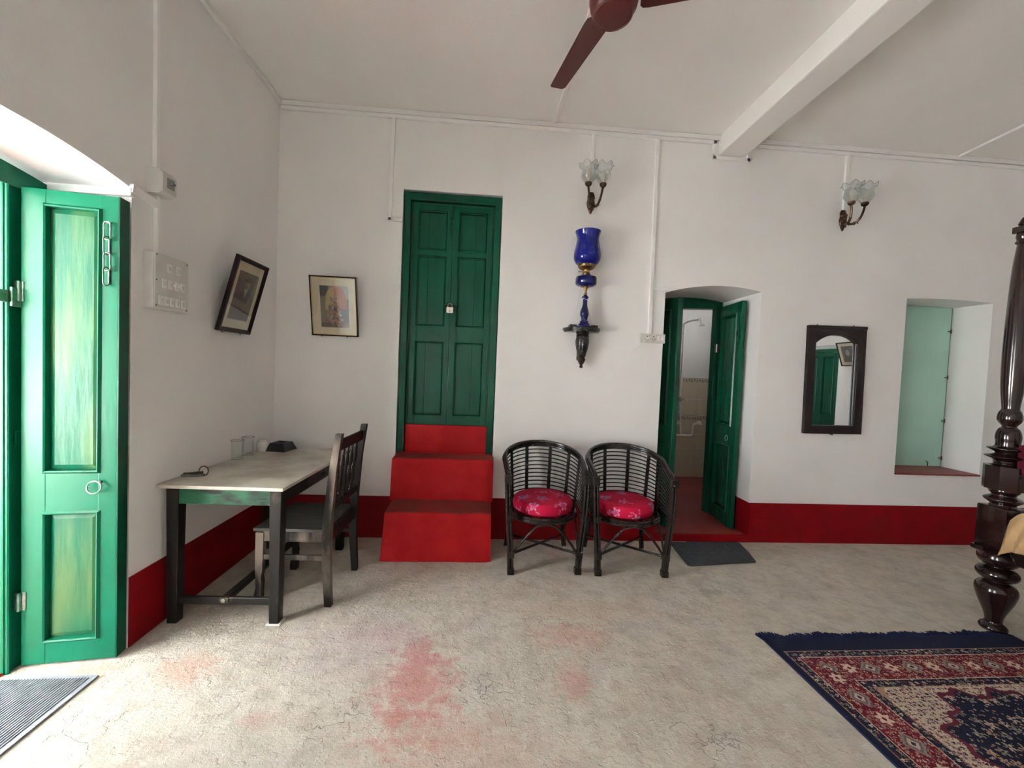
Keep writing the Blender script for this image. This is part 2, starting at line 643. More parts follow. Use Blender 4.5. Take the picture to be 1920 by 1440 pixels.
# bathroom shell behind door_3
struct(B().box((2.6, .02, -.2), (5.1, 2.5, .058), .0).build('floor_bathroom', REDFLOOR))
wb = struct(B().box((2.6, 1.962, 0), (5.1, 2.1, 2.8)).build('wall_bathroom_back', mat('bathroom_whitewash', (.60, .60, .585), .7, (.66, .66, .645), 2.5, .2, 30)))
wr = wall('wall_bathroom_right', lambda a, d, z: (4.93 + d, a, z), .6, 2.1, [dict(a0=1.2, a1=1.4, z0=1.9, z1=2.2, depth=.14)], .14, PLASTER, zt=2.8)  # opening out of view, added so daylight reaches the bathroom
struct(B().box((2.6, .6, 0), (2.72, 2.1, 2.8)).build('wall_bathroom_left', PLASTER))
struct(B().box((2.6, .6, 2.8), (5.1, 2.1, 2.9)).build('ceiling_bathroom', CEIL))
# wall tiles: cream fields and two border bands, every tile its own piece
tile0 = B().box((.002, -.008, .002), (.298, 0, .1965), .002).build('tile', TILE, wb, loc=(2.75, 1.962, .06))
first = True
for cx in range(8):
    for (z, n) in ((.06, 4), (.896, 2)):
        for k in range(n):
            hgt = .77 / 4 if z < .5 else .439 / 2
            p = (2.72 + cx * .3, 1.962, z + k * hgt)
            if first:
                tile0.location = p
                first = False
            else:
                t_ = copyto(tile0, p)
                t_.scale = (1, 1, hgt / .1985)
bi = np.zeros((16, 42, 3)) + np.array((.55, .48, .37))
yy_, xx_ = np.mgrid[0:16, 0:42]
wv = 8 + 3.2 * np.sin(xx_ / 42 * 4 * pi)
bi[np.abs(yy_ - wv) < .9] = (.05, .03, .02)
for q_ in range(4):
    cx_, cy_ = 5.2 + q_ * 10.5, 8 - 2.6 * (1 if q_ % 2 == 0 else -1)
    dd_ = np.hypot(xx_ - cx_, yy_ - cy_)
    bi[(dd_ < 3.0) & (dd_ > 1.4)] = (.06, .035, .02)
    bi[dd_ < .8] = (.2, .08, .04)
bi[:1] = (.05, .03, .02)
bi[-1:] = (.05, .03, .02)
bt0 = color_grid('border_tile', .149, .058, bi, PRINT, wb, ((0, -.0085, 0), (1, 0, 0), (0, 0, 1)))
b2 = B().box((.0, -.0080, .0), (.149, 0, .058), .001)
b2o = b2.build('border_tile', TILE, wb)
b2o.location = (2.72, 1.962, .833)
bm_ = bmesh.new()
bm_.from_mesh(bt0.data)
n_f = len(bm_.faces)
bm_.from_mesh(b2o.data)
bm_.faces.ensure_lookup_table()
for f__ in bm_.faces[n_f:]:
    f__.material_index = 1
bm_.to_mesh(bt0.data)
bm_.free()
bt0.data.materials.append(TILE)
bpy.data.objects.remove(b2o)
bt0.location = (2.72, 1.962, .833)
for zz in (.833, 1.338):
    for k in range(15):
        if k or zz > 1:
            copyto(bt0, (2.72 + k * .15, 1.962, zz))

# baseboards : painted red band
def bboard(name, x0, x1, z=.341):
    struct(B().box((x0, -.004, 0), (x1, .003, z), 0).build(name, RED))


bboard('baseboard_back', 0, .965)
bboard('baseboard_back', 1.735, 3.128)
bboard('baseboard_back', 3.965, X1, .345)
struct(B().box((3.962, -.004, .05), (3.969, .5, .345)).build('baseboard_reveal', RED))
struct(B().box((3.1245, -.004, .05), (3.131, .5, .345)).build('baseboard_reveal', RED))
struct(B().box((3.13, -.004, 0), (3.965, .02, .0585), 0).build('trim_sill', RED))
struct(B().box((-.003, -1.303, 0), (.004, 0, .341)).build('baseboard_left', RED))
struct(B().box((-.003, -3.448, 0), (.004, -2.307, .341)).build('baseboard_left', RED))
struct(B().box((X1 - .004, -3.19, 0), (X1 + .003, 0, .341)).build('baseboard_right', RED))
struct(B().box((0, Y1 - .003, 0), (X1, Y1 + .004, .341)).build('baseboard_front', RED))
# painted plaster cornice lines where walls meet the ceiling
struct(B().bar((.0, -.012, 3.385), (3.515, -.012, 3.385), .024, .036).build('trim_cornice_back', PLASTER))
struct(B().bar((3.735, -.012, 3.385), (X1, -.012, 3.385), .024, .036).build('trim_cornice_back', PLASTER))
struct(B().bar((.012, 0, 3.385), (.012, Y1, 3.385), .024, .036).build('trim_cornice_left', PLASTER))

# ------------------------------------------------------------------ doors
def moulding(mb, x0, x1, z0, z1, y, w=.02, p=.012):
    """mitred raised frame around a rectangle, on plane y, projecting towards -y"""
    o = [(x0 - w, z0 - w), (x1 + w, z0 - w), (x1 + w, z1 + w), (x0 - w, z1 + w)]
    c = [(x0 - w * .45, z0 - w * .45), (x1 + w * .45, z0 - w * .45), (x1 + w * .45, z1 + w * .45), (x0 - w * .45, z1 + w * .45)]
    c2 = [(x0 - w * .1, z0 - w * .1), (x1 + w * .1, z0 - w * .1), (x1 + w * .1, z1 + w * .1), (x0 - w * .1, z1 + w * .1)]
    i = [(x0, z0), (x1, z0), (x1, z1), (x0, z1)]
    vs = [(a, y, b) for a, b in o] + [(a, y - p, b) for a, b in c] + [(a, y - p * .6, b) for a, b in c2] + [(a, y + .018, b) for a, b in i]
    fs = []
    for r in range(3):
        for k in range(4):
            fs.append([r * 4 + k, r * 4 + (k + 1) % 4, (r + 1) * 4 + (k + 1) % 4, (r + 1) * 4 + k])
    mb.add(vs, fs)


def leaf(root, w, h, t, panels, mg, m, pm, loc, rotz, name='leaf', raised=True, groove=None, mirror=False):
    """door leaf: x 0..w from hinge to free edge, front face at y=0 looking to -y"""
    sgn = -1 if mirror else 1
    X = lambda a: sgn * a
    mb = B()
    mb.box((X(0), 0, 0), (X(mg[0]), t, h), .003)
    mb.box((X(w - mg[1]), 0, 0), (X(w), t, h), .003)
    zs = [0]
    for a, b in panels:
        zs += [a, b]
    zs.append(h)
    for k in range(0, len(zs), 2):
        mb.box((X(mg[0] - .002), .0012, zs[k]), (X(w - mg[1] + .002), t - .001, zs[k + 1]), .002)
    lf = mb.build(name, m, root, loc=loc, rot=(0, 0, rotz))
    for a, b in panels:
        x0, x1 = mg[0], w - mg[1]
        pb = B()
        if groove:
            for g0, g1 in zip(groove, groove[1:]):
                pb.box((X(x0 + (x1 - x0) * g0 + .0015), .014, a), (X(x0 + (x1 - x0) * g1 - .0015), t - .01, b), .003)
            pb.box((X(x0), .02, a), (X(x1), t - .014, b))
        else:
            pb.box((X(x0), .020, a), (X(x1), t - .012, b), 0)
            if raised:
                e = .026
                q = [(X(x0 + .002), .02, a + .002), (X(x1 - .002), .02, a + .002), (X(x1 - .002), .02, b - .002), (X(x0 + .002), .02, b - .002),
                     (X(x0 + e), .010, a + e), (X(x1 - e), .010, a + e), (X(x1 - e), .010, b - e), (X(x0 + e), .010, b - e)]
                pb.add(q, [(0, 1, 5, 4), (1, 2, 6, 5), (2, 3, 7, 6), (3, 0, 4, 7), (4, 5, 6, 7)])
        pb.build('panel', pm, lf)
        ml = B()
        moulding(ml, min(X(x0), X(x1)) + .004, max(X(x0), X(x1)) - .004, a + .004, b - .004, .0, .016, .010)
        ml.build('moulding', m, lf)
    return lf


def link(mb, c, l, w, r, turn=0):
    pts = []
    for k in range(20):
        a = 2 * pi * k / 20
        x = w / 2 * cos(a)
        z = (l / 2 - w / 2) * (1 if sin(a) > 0 else -1) + w / 2 * sin(a)
        if turn:
            pts.append((c[0] + x * .25, c[1] + x * .95, c[2] + z))
        else:
            pts.append((c[0] + x, c[1], c[2] + z))
    mb.tube(pts, r, 6, closed=True)


def ring(mb, c, rad, r, tilt=0):
    mb.tube([(c[0] + rad * cos(2 * pi * k / 20), c[1] - tilt * (1 - sin(2 * pi * k / 20)) * rad, c[2] + rad * sin(2 * pi * k / 20)) for k in range(20)], r, 6, closed=True)


# door_1 : entrance, leaf folded open against the reveal
d1 = struct(thing('door_1', None, None, (-.36, -1.8, 0)))
dx, dy = .347, .052
fr = B()
x0 = -.0
fr.box((-.075, .322, 0), (0, .505, 2.10), .006)
fr.box((-.075, -.505, 0), (0, -.322, 2.10), .006)
# arched head
pts = []
for k in range(13):
    a = -.505 + 1.01 * k / 12
    pts.append((a, 2.15 + .05 * (1 - (a / .505) ** 2)))
fr.prism([(.505, 2.09), (-.505, 2.09)] + pts, -.075, .004, 'x')
fr.build('door_frame', GREEN_OPEN, d1)
bd = B()
bd.bar((.004, .322 + .012, 0), (.004, .334, 2.09), .016, .012, bev=.004)
bd.build('frame_bead', GREEN_OPEN, d1)
# leaf: hinge at x=-.337,y=-1.43 ; free edge x=.01,y=-1.38, front faces the room
lw = math.hypot(.350, .050)
lf1 = leaf(d1, lw, 2.085, .055, [(.105, .675), (.865, 2.015)], (.088, .072), GREEN_OPEN, GREEN_OLD, (.021, .368, .010), math.atan2(.05, .35))
hb = B()
for k, zc in enumerate((1.93, 1.865, 1.795, 1.73)):
    link(hb, (lw - .036, -.012 - .004 * (k % 2), zc), .078, .026, .0035, turn=k % 2)
hb.tube([(lw - .036, .004, 1.965), (lw - .036, -.012, 1.968), (lw - .03, -.012, 1.96)], .004, 6)
hb.build('hasp_chain', DSTEEL, lf1, smooth=True)
rb = B()
ring(rb, (lw - .075, -.013, .795), .027, .004, .15)
rb.sphere((lw - .06, -.004, .815), .007)
rb.build('ring_handle', DSTEEL, lf1, smooth=True)
pl = B()
pl.box((-.04, -.004, 1.60), (.012, -.001, 1.685), .001)
pl.tube([(-.002, -.006, 1.60), (-.002, -.006, 1.685)], .008, 8)
pl.build('hinge', DSTEEL, lf1)
pl = B()
pl.box((-.03, -.003, .25), (.02, 0, .33), .001)
pl.tube([(-.002, -.006, .25), (-.002, -.006, .33)], .008, 8)
pl.build('hinge', DSTEEL, lf1)
sb = B()
sb.box((.0, .335, 1.585), (.022, .43, 1.665), .002)
sb.box((.0, .30, 1.60), (.012, .345, 1.65), .002)
sb.build('strap_plate', DSTEEL, d1)
bs = B()
bs.box((.004, .36, .985), (.010, .40, 1.05), .001)
bs.build('bolt_socket', GREEN_OPEN, d1)
B().box((lw + .0003, -.002, 0), (lw + .006, .058, 2.085), .001).build('shaded_edge_strip', GREEN, lf1)  # shade on the leaf's end edge put into a darker green
# second folded leaf behind (dark) against the reveal
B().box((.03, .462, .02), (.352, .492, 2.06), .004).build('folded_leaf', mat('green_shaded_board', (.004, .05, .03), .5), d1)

# door_2 : tall narrow green double door above the steps
d2 = struct(thing('door_2', None, None, (.955, .0, .68)))
fb = B()
fb.box((.008, .004, 0), (.062, .09, 2.10), .006)
fb.box((.728, .004, 0), (.782, .09, 2.10), .006)
fb.box((.008, .003, 2.045), (.782, .09, 2.105), .006)
fb.build('door_frame', GREEN, d2)
ib = B()
ib.box((.062, .045, 0), (.074, .095, 2.045), .002)
ib.box((.716, .045, 0), (.728, .095, 2.045), .002)
ib.box((.062, .045, 2.03), (.728, .095, 2.045), .002)
ib.build('door_stop', mat('green_inner_paint', (.003, .04, .02), .35, spec=.2), d2)
pz = [(.09, .665), (.83, 1.37), (1.435, 1.715)]
pz = [(.09, .67), (.82, 1.365), (1.43, 1.725)]
for mir, ox in ((False, .0745), (True, .7155)):
    lf = leaf(d2, .319, 1.785, .04, pz, (.055, .055), GREEN, GREEN, (ox, .046, .248), 0, mirror=mir, groove=(0, .36, 1) if not mir else (0, .36, 1))
    if not mir:
        hb = B()
        for k in range(4):
            link(hb, (.306, -.012, 1.70 - k * .045), .055, .018, .003, turn=k % 2)
        hb.tube([(.306, 0, 1.75), (.306, -.012, 1.74), (.306, -.012, 1.72)], .004, 6)
        hb.build('hasp_chain', GREEN, lf, smooth=True)
    ks = B()
    ring(ks, ((.298 if not mir else -.298), -.014, .965), .02, .0045, .3)
    ks.sphere(((.28 if not mir else -.28), -.006, .975), .012)
    ks.build('staple_ring', mat('dark_green_iron', (.004, .03, .018), .4, metal=.3), lf, smooth=True)
# padlock hanging on the staples
pk = thing('padlock', 'small brass-white padlock hanging where the tall green doors meet', 'padlock', (1.350, .018, 1.845))
B().box((-.027, -.010, 0), (.027, .010, .046), .004).build('body', mat('padlock_nickel', (.66, .60, .53), .35, metal=.6), pk)
B().tube([(-.017, 0, .044), (-.017, 0, .058)] + [(-.017 * cos(pi * k / 8), 0, .058 + .017 * sin(pi * k / 8)) for k in range(9)] + [(.017, 0, .044)], .0035, 8).build('shackle', STEEL, pk, smooth=True)
kh = B()
kh.lathe([(.004, 0), (.004, .002)], 10, M=Matrix.Rotation(pi / 2, 4, 'X'), c=(0, -.010, .016))
kh.box((-.0015, -.0122, .006), (.0015, -.010, .016))
kh.build('keyhole', DARKHOLE, pk)

# door_3 : bathroom door, both leaves open into the deep reveal
d3 = struct(thing('door_3', None, None, (3.13, .56, .058)))
fb = B()
fb.box((.0, 0, 0), (.06, .08, 2.05), .006)
fb.box((.775, 0, 0), (.833, .08, 2.09), .006)
tp = [(.833 * k / 12, 2.045 + .05 * k / 12 + .055 * (1 - (2 * k / 12 - 1) ** 2)) for k in range(13)]
fb.prism([(.833, 2.03), (.0, 2.00)] + tp, -.004, .08, 'y')
fb.build('door_frame', GREEN, d3)
# right leaf: hinge (3.995,.57) free (3.93,.12)
hx, hy, ex, ey = .845, -.005, .800, -.43
wl = math.hypot(ex - hx, ey - hy)
lr = leaf(d3, wl, 2.035, .038, [(.13, .72), (.92, 1.93)], (.085, .085), GREEN, GREEN, (hx - .045, hy, .004), math.atan2(ey - hy, ex - hx))
hb = B()
for k in range(3):
    link(hb, (wl - .035, -.010, 1.80 - k * .05), .062, .02, .003, turn=k % 2)
hb.build('hasp_chain', GREEN, lr, smooth=True)
rb = B()
ring(rb, (wl - .12, -.010, .80), .024, .0035, .1)
rb.build('ring_handle', DSTEEL, lr, smooth=True)
# left leaf: hinge (3.13,.56) free (3.31,.13)
hx, hy, ex, ey = .008, -.01, .185, -.425
wl2 = math.hypot(ex - hx, ey - hy)
ll = leaf(d3, wl2, 2.035, .045, [(.13, .72), (.92, 1.93)], (.085, .085), GREEN, GREEN, (hx, hy, .004), math.atan2(ey - hy, ex - hx), mirror=False)
eb = B()
eb.bar((wl2 - .004, .022, .0), (wl2 - .004, .022, 2.035), .062, .018, up=(1, 0, 0), bev=.006)
eb.build('edge_bead', GREEN, ll)
lb = B()
lb.box((.77, -.05, 1.60), (.80, -.002, 1.68), .002)
lb.build('hinge', DARKHOLE, d3)
B().box((.764, -.052, 1.60), (.771, -.040, 1.68), .001).build('hinge_plate', PLASTICW, d3)

# door_5 : unseen open doorway added behind the camera for fill light
for k, yc in enumerate((-3.95,)):
    dd_ = struct(thing('door_%d' % (5 + k), None, None, (-.36, yc, 0)))
    fb = B()
    fb.box((-.075, .435, 0), (0, .498, 2.10), .006)
    fb.box((-.075, -.498, 0), (0, -.435, 2.10), .006)
    fb.box((-.075, -.498, 2.08), (0, .498, 2.16), .006)
    fb.build('door_frame', GREEN, dd_)
    for sy in (-1, 1):
        B().box((.0, sy * .495, .01), (.40, sy * .45, 2.08), .004).build('leaf', GREEN, dd_)

# door_4 : on the right wall, seen in the mirror
d4 = struct(thing('door_4', None, None, (X1, -3.19, 0)))
fb = B()
for a in (-.06, -.81):
    fb.box((.01, a, 0), (.08, a + .06, 2.0), .005)
fb.box((.01, -.81, 1.94), (.08, 0, 2.0), .005)
fb.build('door_frame', GREEN, d4)
for k in range(2):
    leaf(d4, .344, 1.93, .04, [(.1, .65), (.85, 1.85)], (.06, .06), GREEN, GREEN, (.03, -.061 - k * .345, .005), -pi / 2)

# window_1 : shallow window recess with closed pale green shutter
w1 = struct(thing('window_1', None, None, (5.285, .33, .622)))
B().box((.004, -.025, .018), (.806, -.003, 1.545), .003).build('shutter', PALEGREEN, w1)
sb = B()
n = 14
sb.prism([(-.0, -.338)] + [(.815 * k / n, -.336 - .006 * sin(pi * k / n)) for k in range(1, n)] + [(.815, -.338), (.815, -.001), (0, -.001)], .001, .016, 'z')
sb.build('sill', REDFLOOR, w1)
for z in (.10, .46, .88, 1.32):
    pb = B()
    pb.tube([(.80, -.028, z), (.775, -.030, z)], .005, 6)
    pb.tube([(.80, -.034, z - .018), (.80, -.034, z + .018)], .006, 6)
    pb.build('pintle', mat('rusty_iron', (.10, .06, .04), .7), w1)
pb = B()
pb.tube([(.66, -.035, .017), (.66, -.035, .06), (.64, -.035, .07)], .004, 6)
pb.build('hook', MATS['rusty_iron'], w1)
B().bar((.808, -.014, .02), (.808, -.014, 1.54), .012, .022).build('shutter_edge', mat('grey_green_paint', (.16, .20, .17), .6), w1)

# ------------------------------------------------------------------ steps
st = thing('steps', 'red painted cement steps below the tall padlocked green door', 'steps', (1.35, 0, 0))


def softstep(x0, x1, y0, z0, z1, name, zb=None, ext=.04, tl=.0):
    """solid block with worn edges; front y0, back y=ext"""
    bm = bmesh.new()
    nx, ny, nz_ = 20, 10, 10
    mb = B()
    # profile in (y,z): front face with rounded nose, tread, slightly battered
    rn = .022
    prof = [(y0 - .004, z0), (y0, z0 + .08), (y0 + .002, z0 + (z1 - z0) * .5), (y0 + .001, z1 - rn * 1.6)]
    for k in range(6):
        a = pi / 2 * k / 5
        prof.append((y0 + rn - rn * cos(a), z1 - rn + rn * sin(a)))
    zt = zb if zb else z1
    for k in range(1, 8):
        prof.append((y0 + rn + (ext - y0 - rn) * k / 7, z1 + (zt - z1) * k / 7))
    prof.append((ext, z0))
    vs, fs = [], []
    n = len(prof)
    for i in range(nx + 1):
        t = i / nx
        for (y, z) in prof:
            k = (z - z0) / (z1 - z0)
            x = (x0 - tl * (1 - k)) * (1 - t) + (x1 + tl * .4 * (1 - k)) * t
            e = min(t, 1 - t)
            rd = .012 * max(0, 1 - e / .03) ** 2
            nn = noise.noise(Vector((x * 5, y * 6, z * 6)))
            nn2 = noise.noise(Vector((x * 17, y * 17, z * 17)))
            yy = y + (rd + nn * .006 + nn2 * .0025 if y < ext - .01 else 0)
            zz = z - (rd if z > z0 + .05 else 0) + (nn * .005 + nn2 * .002 if z > z0 + .02 else 0)
            vs.append((x - 1.35, yy, zz))
    for i in range(nx):
        for k in range(n):
            a, b = i * n + k, i * n + (k + 1) % n
            fs.append([a, b, b + n, a + n])
    fs.append(list(range(n)))
    fs.append(list(range(nx * n, nx * n + n))[::-1])
    mb.add(vs, fs)
    bm.free()
    o = mb.build(name, STEPRED, st, smooth=True)
    o.data.materials.append(TREAD)
    for p in o.data.polygons:
        if p.normal.z > .8:
            p.material_index = 1
    return o


softstep(.975, 1.738, -.41, 0, .355, 'step', zb=.385, ext=-.002, tl=.022)
softstep(.962, 1.748, -.165, .36, .692, 'step', zb=.70, ext=-.002, tl=.008)
B().box((-.385, -.002, .682), (.385, .046, .703), .004).build('landing', STEPRED, st)
B().box((-.330, .040, .70), (.358, .075, .926), .003).build('top_riser', STEPRED, st)

# ------------------------------------------------------------------ trunking
def strip(name, pts, label, w=.028, d=.022, plane='back'):
    mb = B()
    for p, q in zip(pts, pts[1:]):
        up = (0, -1, 0) if plane == 'back' else ((1, 0, 0) if plane == 'left' else (0, 0, 1))
        P_, Q_ = Vector(p), Vector(q)
        dd = (Q_ - P_).normalized() * w / 2
        mb.bar(P_ - dd * .98, Q_ + dd * .98, w, d, up=up, bev=.002)
    return tag(mb.build(name, TRUNK), label, 'cable trunking')


Yb = -.011
strip('cable_trunking', [(.866, Yb, 3.318), (.857, Yb, 2.555), (.945, Yb, 2.552)], 'L-shaped white cable trunking dropping to the corner of the tall green door')
strip('cable_trunking', [(2.455, Yb, 3.318), (2.457, Yb, 2.86)], 'short vertical cable trunking above the left wall light')
strip('cable_trunking', [(2.990, Yb, 3.318), (3.005, Yb, 1.755)], 'long vertical cable trunking running down to the wall socket plate')
strip('cable_trunking', [(3.02, Yb, 2.125), (3.118, Yb, 2.125)], 'stub of cable trunking at the top left corner of the bathroom doorway')
strip('cable_trunking', [(4.645, Yb, 3.318), (4.643, Yb, 2.86)], 'short vertical cable trunking above the right wall light')
strip('cable_trunking', [(.03, Yb, 3.348), (3.475, Yb, 3.348), (3.475, Yb, 3.225), (3.768, Yb, 3.225), (3.768, Yb, 3.3)], 'horizontal cable trunking below the ceiling, stepping under the beam end')
strip('cable_trunking', [(3.775, Yb, 3.345), (7.55, Yb, 3.345)], 'horizontal cable trunking below the ceiling right of the beam')
strip('cable_trunking', [(2.137, -.03, H - .007), (2.168, -1.36, H - .007)], 'ceiling cable trunking running to the maroon fan', plane='ceil')
strip('cable_trunking', [(5.655, -.03, H - .007), (5.50, -2.2, H - .007)], 'ceiling cable trunking at far right beyond the beam', plane='ceil')
strip('cable_trunking', [(.007, -1.186, 3.36), (.007, -1.180, 2.33)], 'vertical cable trunking above the small switch box on left wall', plane='left', w=.022)
strip('cable_trunking', [(.007, -1.172, 2.19), (.007, -1.165, 1.90)], 'vertical cable trunking between the small box and the switchboard', plane='left', w=.022)
strip('cable_trunking', [(.008, -1.30, 2.160), (.008, -1.185, 2.145)], 'sloping cable trunking joining the doorway to the switchboard line', plane='left', w=.04)
mb = B().box((-.345, -1.325, 2.125), (.012, -1.298, 2.160), .003)
tag(mb.build('cable_trunking', TRUNK), 'white cable casing along the doorway soffit above the open green door', 'cable trunking')

# ------------------------------------------------------------------ switchboards
sw = thing('switchboard', 'large ivory switchboard box on the left wall', 'switchboard', (0, -1.24, 1.635))
B().box((0, 0, 0), (.048, .225, .268), .004).build('box', PLASTIC, sw)
B().box((.048, .004, .003), (.053, .222, .265), .002).build('face_plate', PLASTIC, sw)
row = {.205: (.09, .15), .125: (.06, .10, .14, .18), .04: (.04, .075, .11, .145, .185)}
for z, ys in row.items():
    for y in ys:
        sb = B()
        sb.box((.053, y - .014, z - .022), (.056, y + .014, z + .022), .001)
        sb.build('switch', PLASTICW, sw)
        s2 = B()
        s2.box((.056, y - .006, z - .012), (.060, y + .006, z + .010), .002)
        s2.build('rocker', PLASTIC, sw)
for y in (.115, .145):
    B().sphere((.066, y, .125), .009).build('regulator_knob', PLASTICW, sw, smooth=True)
for y, z in ((.012, .255), (.21, .252), (.012, .135), (.012, .012), (.21, .012)):
    B().lathe([(.0035, 0), (.0035, .0015)], 8, M=Matrix.Rotation(pi / 2, 4, 'Y'), c=(.053, y, z)).build('screw', DARKHOLE, sw)
mc = thing('breaker_box', 'small ivory breaker box above the switchboard on left wall', 'breaker box', (0, -1.224, 2.185))
B().prism([(0, 0), (.055, 0), (.075, .012), (.075, .095), (.055, .118), (0, .118)], 0, .085, 'y').build('cover', PLASTIC, mc)
B().box((.0745, .025, .035), (.078, .07, .085), .001).build('window', mat('grey_switch', (.25, .25, .24), .4), mc)
B().box((.077, .035, .055), (.095, .055, .065), .002).build('lever', mat('grey_lever', (.12, .12, .12), .4), mc)

so = thing('wall_socket', 'ivory four-gang socket plate left of the bathroom doorway', 'socket', (2.918, 0, 1.675))
B().box((0, -.03, 0), (.215, 0, .075), .003).build('box', PLASTIC, so)
B().box((.003, -.035, .002), (.212, -.03, .073), .002).build('face_plate', PLASTIC, so)
for x in (.06, .115):
    hb = B()
    for a, z, r in ((0, .052, .005), (-.011, .03, .004), (.011, .03, .004), (0, .014, .003), (-.022, .062, .002), (.022, .062, .002)):
        hb.lathe([(r, 0), (r, .0015)], 8, M=Matrix.Rotation(pi / 2, 4, 'X'), c=(x + a, -.035, z))
    hb.build('socket_holes', DARKHOLE, so)
for x in (.155, .187):
    B().prism([(-.035, .018), (-.043, .022), (-.037, .056), (-.035, .058)], x - .009, x + .009, 'x').build('rocker', PLASTICW, so)
B().box((.047, -.052, .028), (.073, -.0375, .046), .003).build('plug', PLASTICW, so)

# ------------------------------------------------------------------ ceiling fan
fan = thing('ceiling_fan', 'maroon three-blade ceiling fan hanging beside the ceiling beam', 'ceiling fan', (2.164, -1.475, 3.03))
B().lathe([(.001, -.028), (.070, -.028), (.082, -.025), (.088, -.019), (.093, -.010), (.103, .010), (.108, .035), (.108, .075), (.10, .095), (.07, .11), (.04, .118), (.001, .12)], 40).build('motor', FANMAT, fan, smooth=True)
B().lathe([(.080, -.0265), (.083, -.030), (.087, -.0265)], 40, close=False).build('cover_rim', FANMAT, fan, smooth=True)
B().lathe([(.012, .115), (.012, .374)], 12).build('down_rod', FANMAT, fan, smooth=True)
B().lathe([(.014, .29), (.05, .31), (.062, .374)], 24).build('canopy', FANMAT, fan, smooth=True)
for ang in (104, -16, 224):
    bb = B()
    # outline in blade coords: u along, v across
    ol = [(.118, -.050), (.130, -.066), (.16, -.067)] + [(.16 + .45 * k / 6, -.067 + .017 * k / 6) for k in range(1, 7)] + [(.622, -.042), (.626, -.03), (.618, .035), (.612, .044)] + [(.605 - .45 * k / 6, .046 + .018 * k / 6) for k in range(0, 7)] + [(.130, .062), (.118, .050)]
    vs = []
    for z in (.052, .056):
        for (u, v) in ol:
            vs.append((u, v, z - v * .16))
    n = len(ol)
    bb.add(vs, [list(range(n))[::-1], list(range(n, 2 * n))] + [[i, (i + 1) % n, n + (i + 1) % n, n + i] for i in range(n)])
    bl = bb.build('blade', FANMAT, fan, rot=(0, 0, R(ang)))
    ab = B()
    ab.bar((.085, 0, .058), (.175, 0, .060), .045, .006)
    for sx in (.155, .170):
        ab.lathe([(.005, 0), (.005, -.006)], 8, c=(sx, .012, .052))
    ab.build('blade_arm', FANMAT, bl)

# ------------------------------------------------------------------ wall lights
def tulip(parent, c):
    prof = []
    for k in range(17):
        t = k / 16
        r = .020 + .042 * math.sin(min(1, t / .45) * pi / 2) - .010 * math.sin(max(0, (t - .35) / .4) * pi / 2 if t < .75 else pi / 2) + (.022 * ((t - .72) / .28) ** 1.6 if t > .72 else 0)
        prof.append((r, .145 * t))

    def fn(a, r, z):
        t = z / .145
        k = max(0, (t - .6) / .4) ** 1.5
        w = cos(6 * a)
        return (r * (1 + .05 * k * w), z + .013 * k * w - .004 * k * 1)
    mb = B()
    mb.lathe(prof, 48, c, fn=fn, close=False)
    mb.lathe([(r - .0018, z) for r, z in prof][::-1], 48, c, fn=fn, close=False)
    g = mb.build('glass_shade', GLASS, parent, smooth=True)
    rb_ = B()
    n = 48
    rb_.tube([Vector(c) + Vector((fn(2 * pi * k / n, prof[-1][0], .145)[0] * cos(2 * pi * k / n), fn(2 * pi * k / n, prof[-1][0], .145)[0] * sin(2 * pi * k / n), fn(2 * pi * k / n, prof[-1][0], .145)[1])) for k in range(n)], .0018, 6, closed=True)
    rb_.build('rim', mat('glass_rim', (.25, .27, .27), .1, spec=.8), g, smooth=True)
    B().lathe([(.010, .004), (.012, .03), (.019, .05), (.020, .08), (.014, .10), (.001, .108)], 16, c).build('bulb', BULB, parent, smooth=True)


def sconce(x, label):
    t = thing('wall_light', label, 'wall light', (x, 0, 2.70), group='twin-arm wall lights')
    bp = B()
    bp.lathe([(.001, 0), (.006, .004), (.012, .015), (.018, .03), (.030, .06), (.034, .09), (.028, .12), (.030, .15), (.020, .175), (.001, .18)], 20, M=Matrix.Diagonal((1, .45, 1, 1)), c=(0, -.014, -.005))
    bp.sphere((0, -.03, .10), .018)
    bp.sphere((0, -.035, .06), .014)
    for s in (-1, 1):
        bp.sphere((s * .018, -.02, .125), .014)
        bp.sphere((s * .016, -.022, .035), .010)
    bp.build('back_plate', BRONZE, t, smooth=True)
    for s in (-1, 1):
        pts = []
        for k in range(15):
            u = k / 14
            a = -pi * .5 + u * pi * .62
            pts.append((s * (.012 + .046 * u), -.03 - .12 * math.sin(u * pi / 2), .06 - .045 * math.sin(u * pi) * (1 - u * .3) + .095 * u ** 2))
        mb = B()
        mb.tube(pts, [.0095 - .002 * abs(.5 - k / 14) for k in range(15)], 8)
        mb.sphere(pts[5], .013)
        mb.sphere(pts[2], .012)
        mb.sphere(pts[9], .011)
        mb.tube([pts[7], (pts[7][0] + s * .004, pts[7][1] - .004, pts[7][2] - .02)], .004, 6)
        mb.build('arm', BRONZE, t, smooth=True)
        c = (pts[-1][0], pts[-1][1], pts[-1][2])
        B().lathe([(.004, -.004), (.010, 0), (.020, .006), (.026, .016), (.028, .024), (.026, .030), (.001, .031)], 20, c).build('gallery', BRONZE, t, smooth=True)
        tulip(t, (c[0], c[1], c[2] + .022))
    return t


sconce(2.458, 'bronze twin-arm wall light with frilled glass shades above the blue oil lamp')
sconce(4.635, 'bronze twin-arm wall light with frilled glass shades above the black-framed mirror')

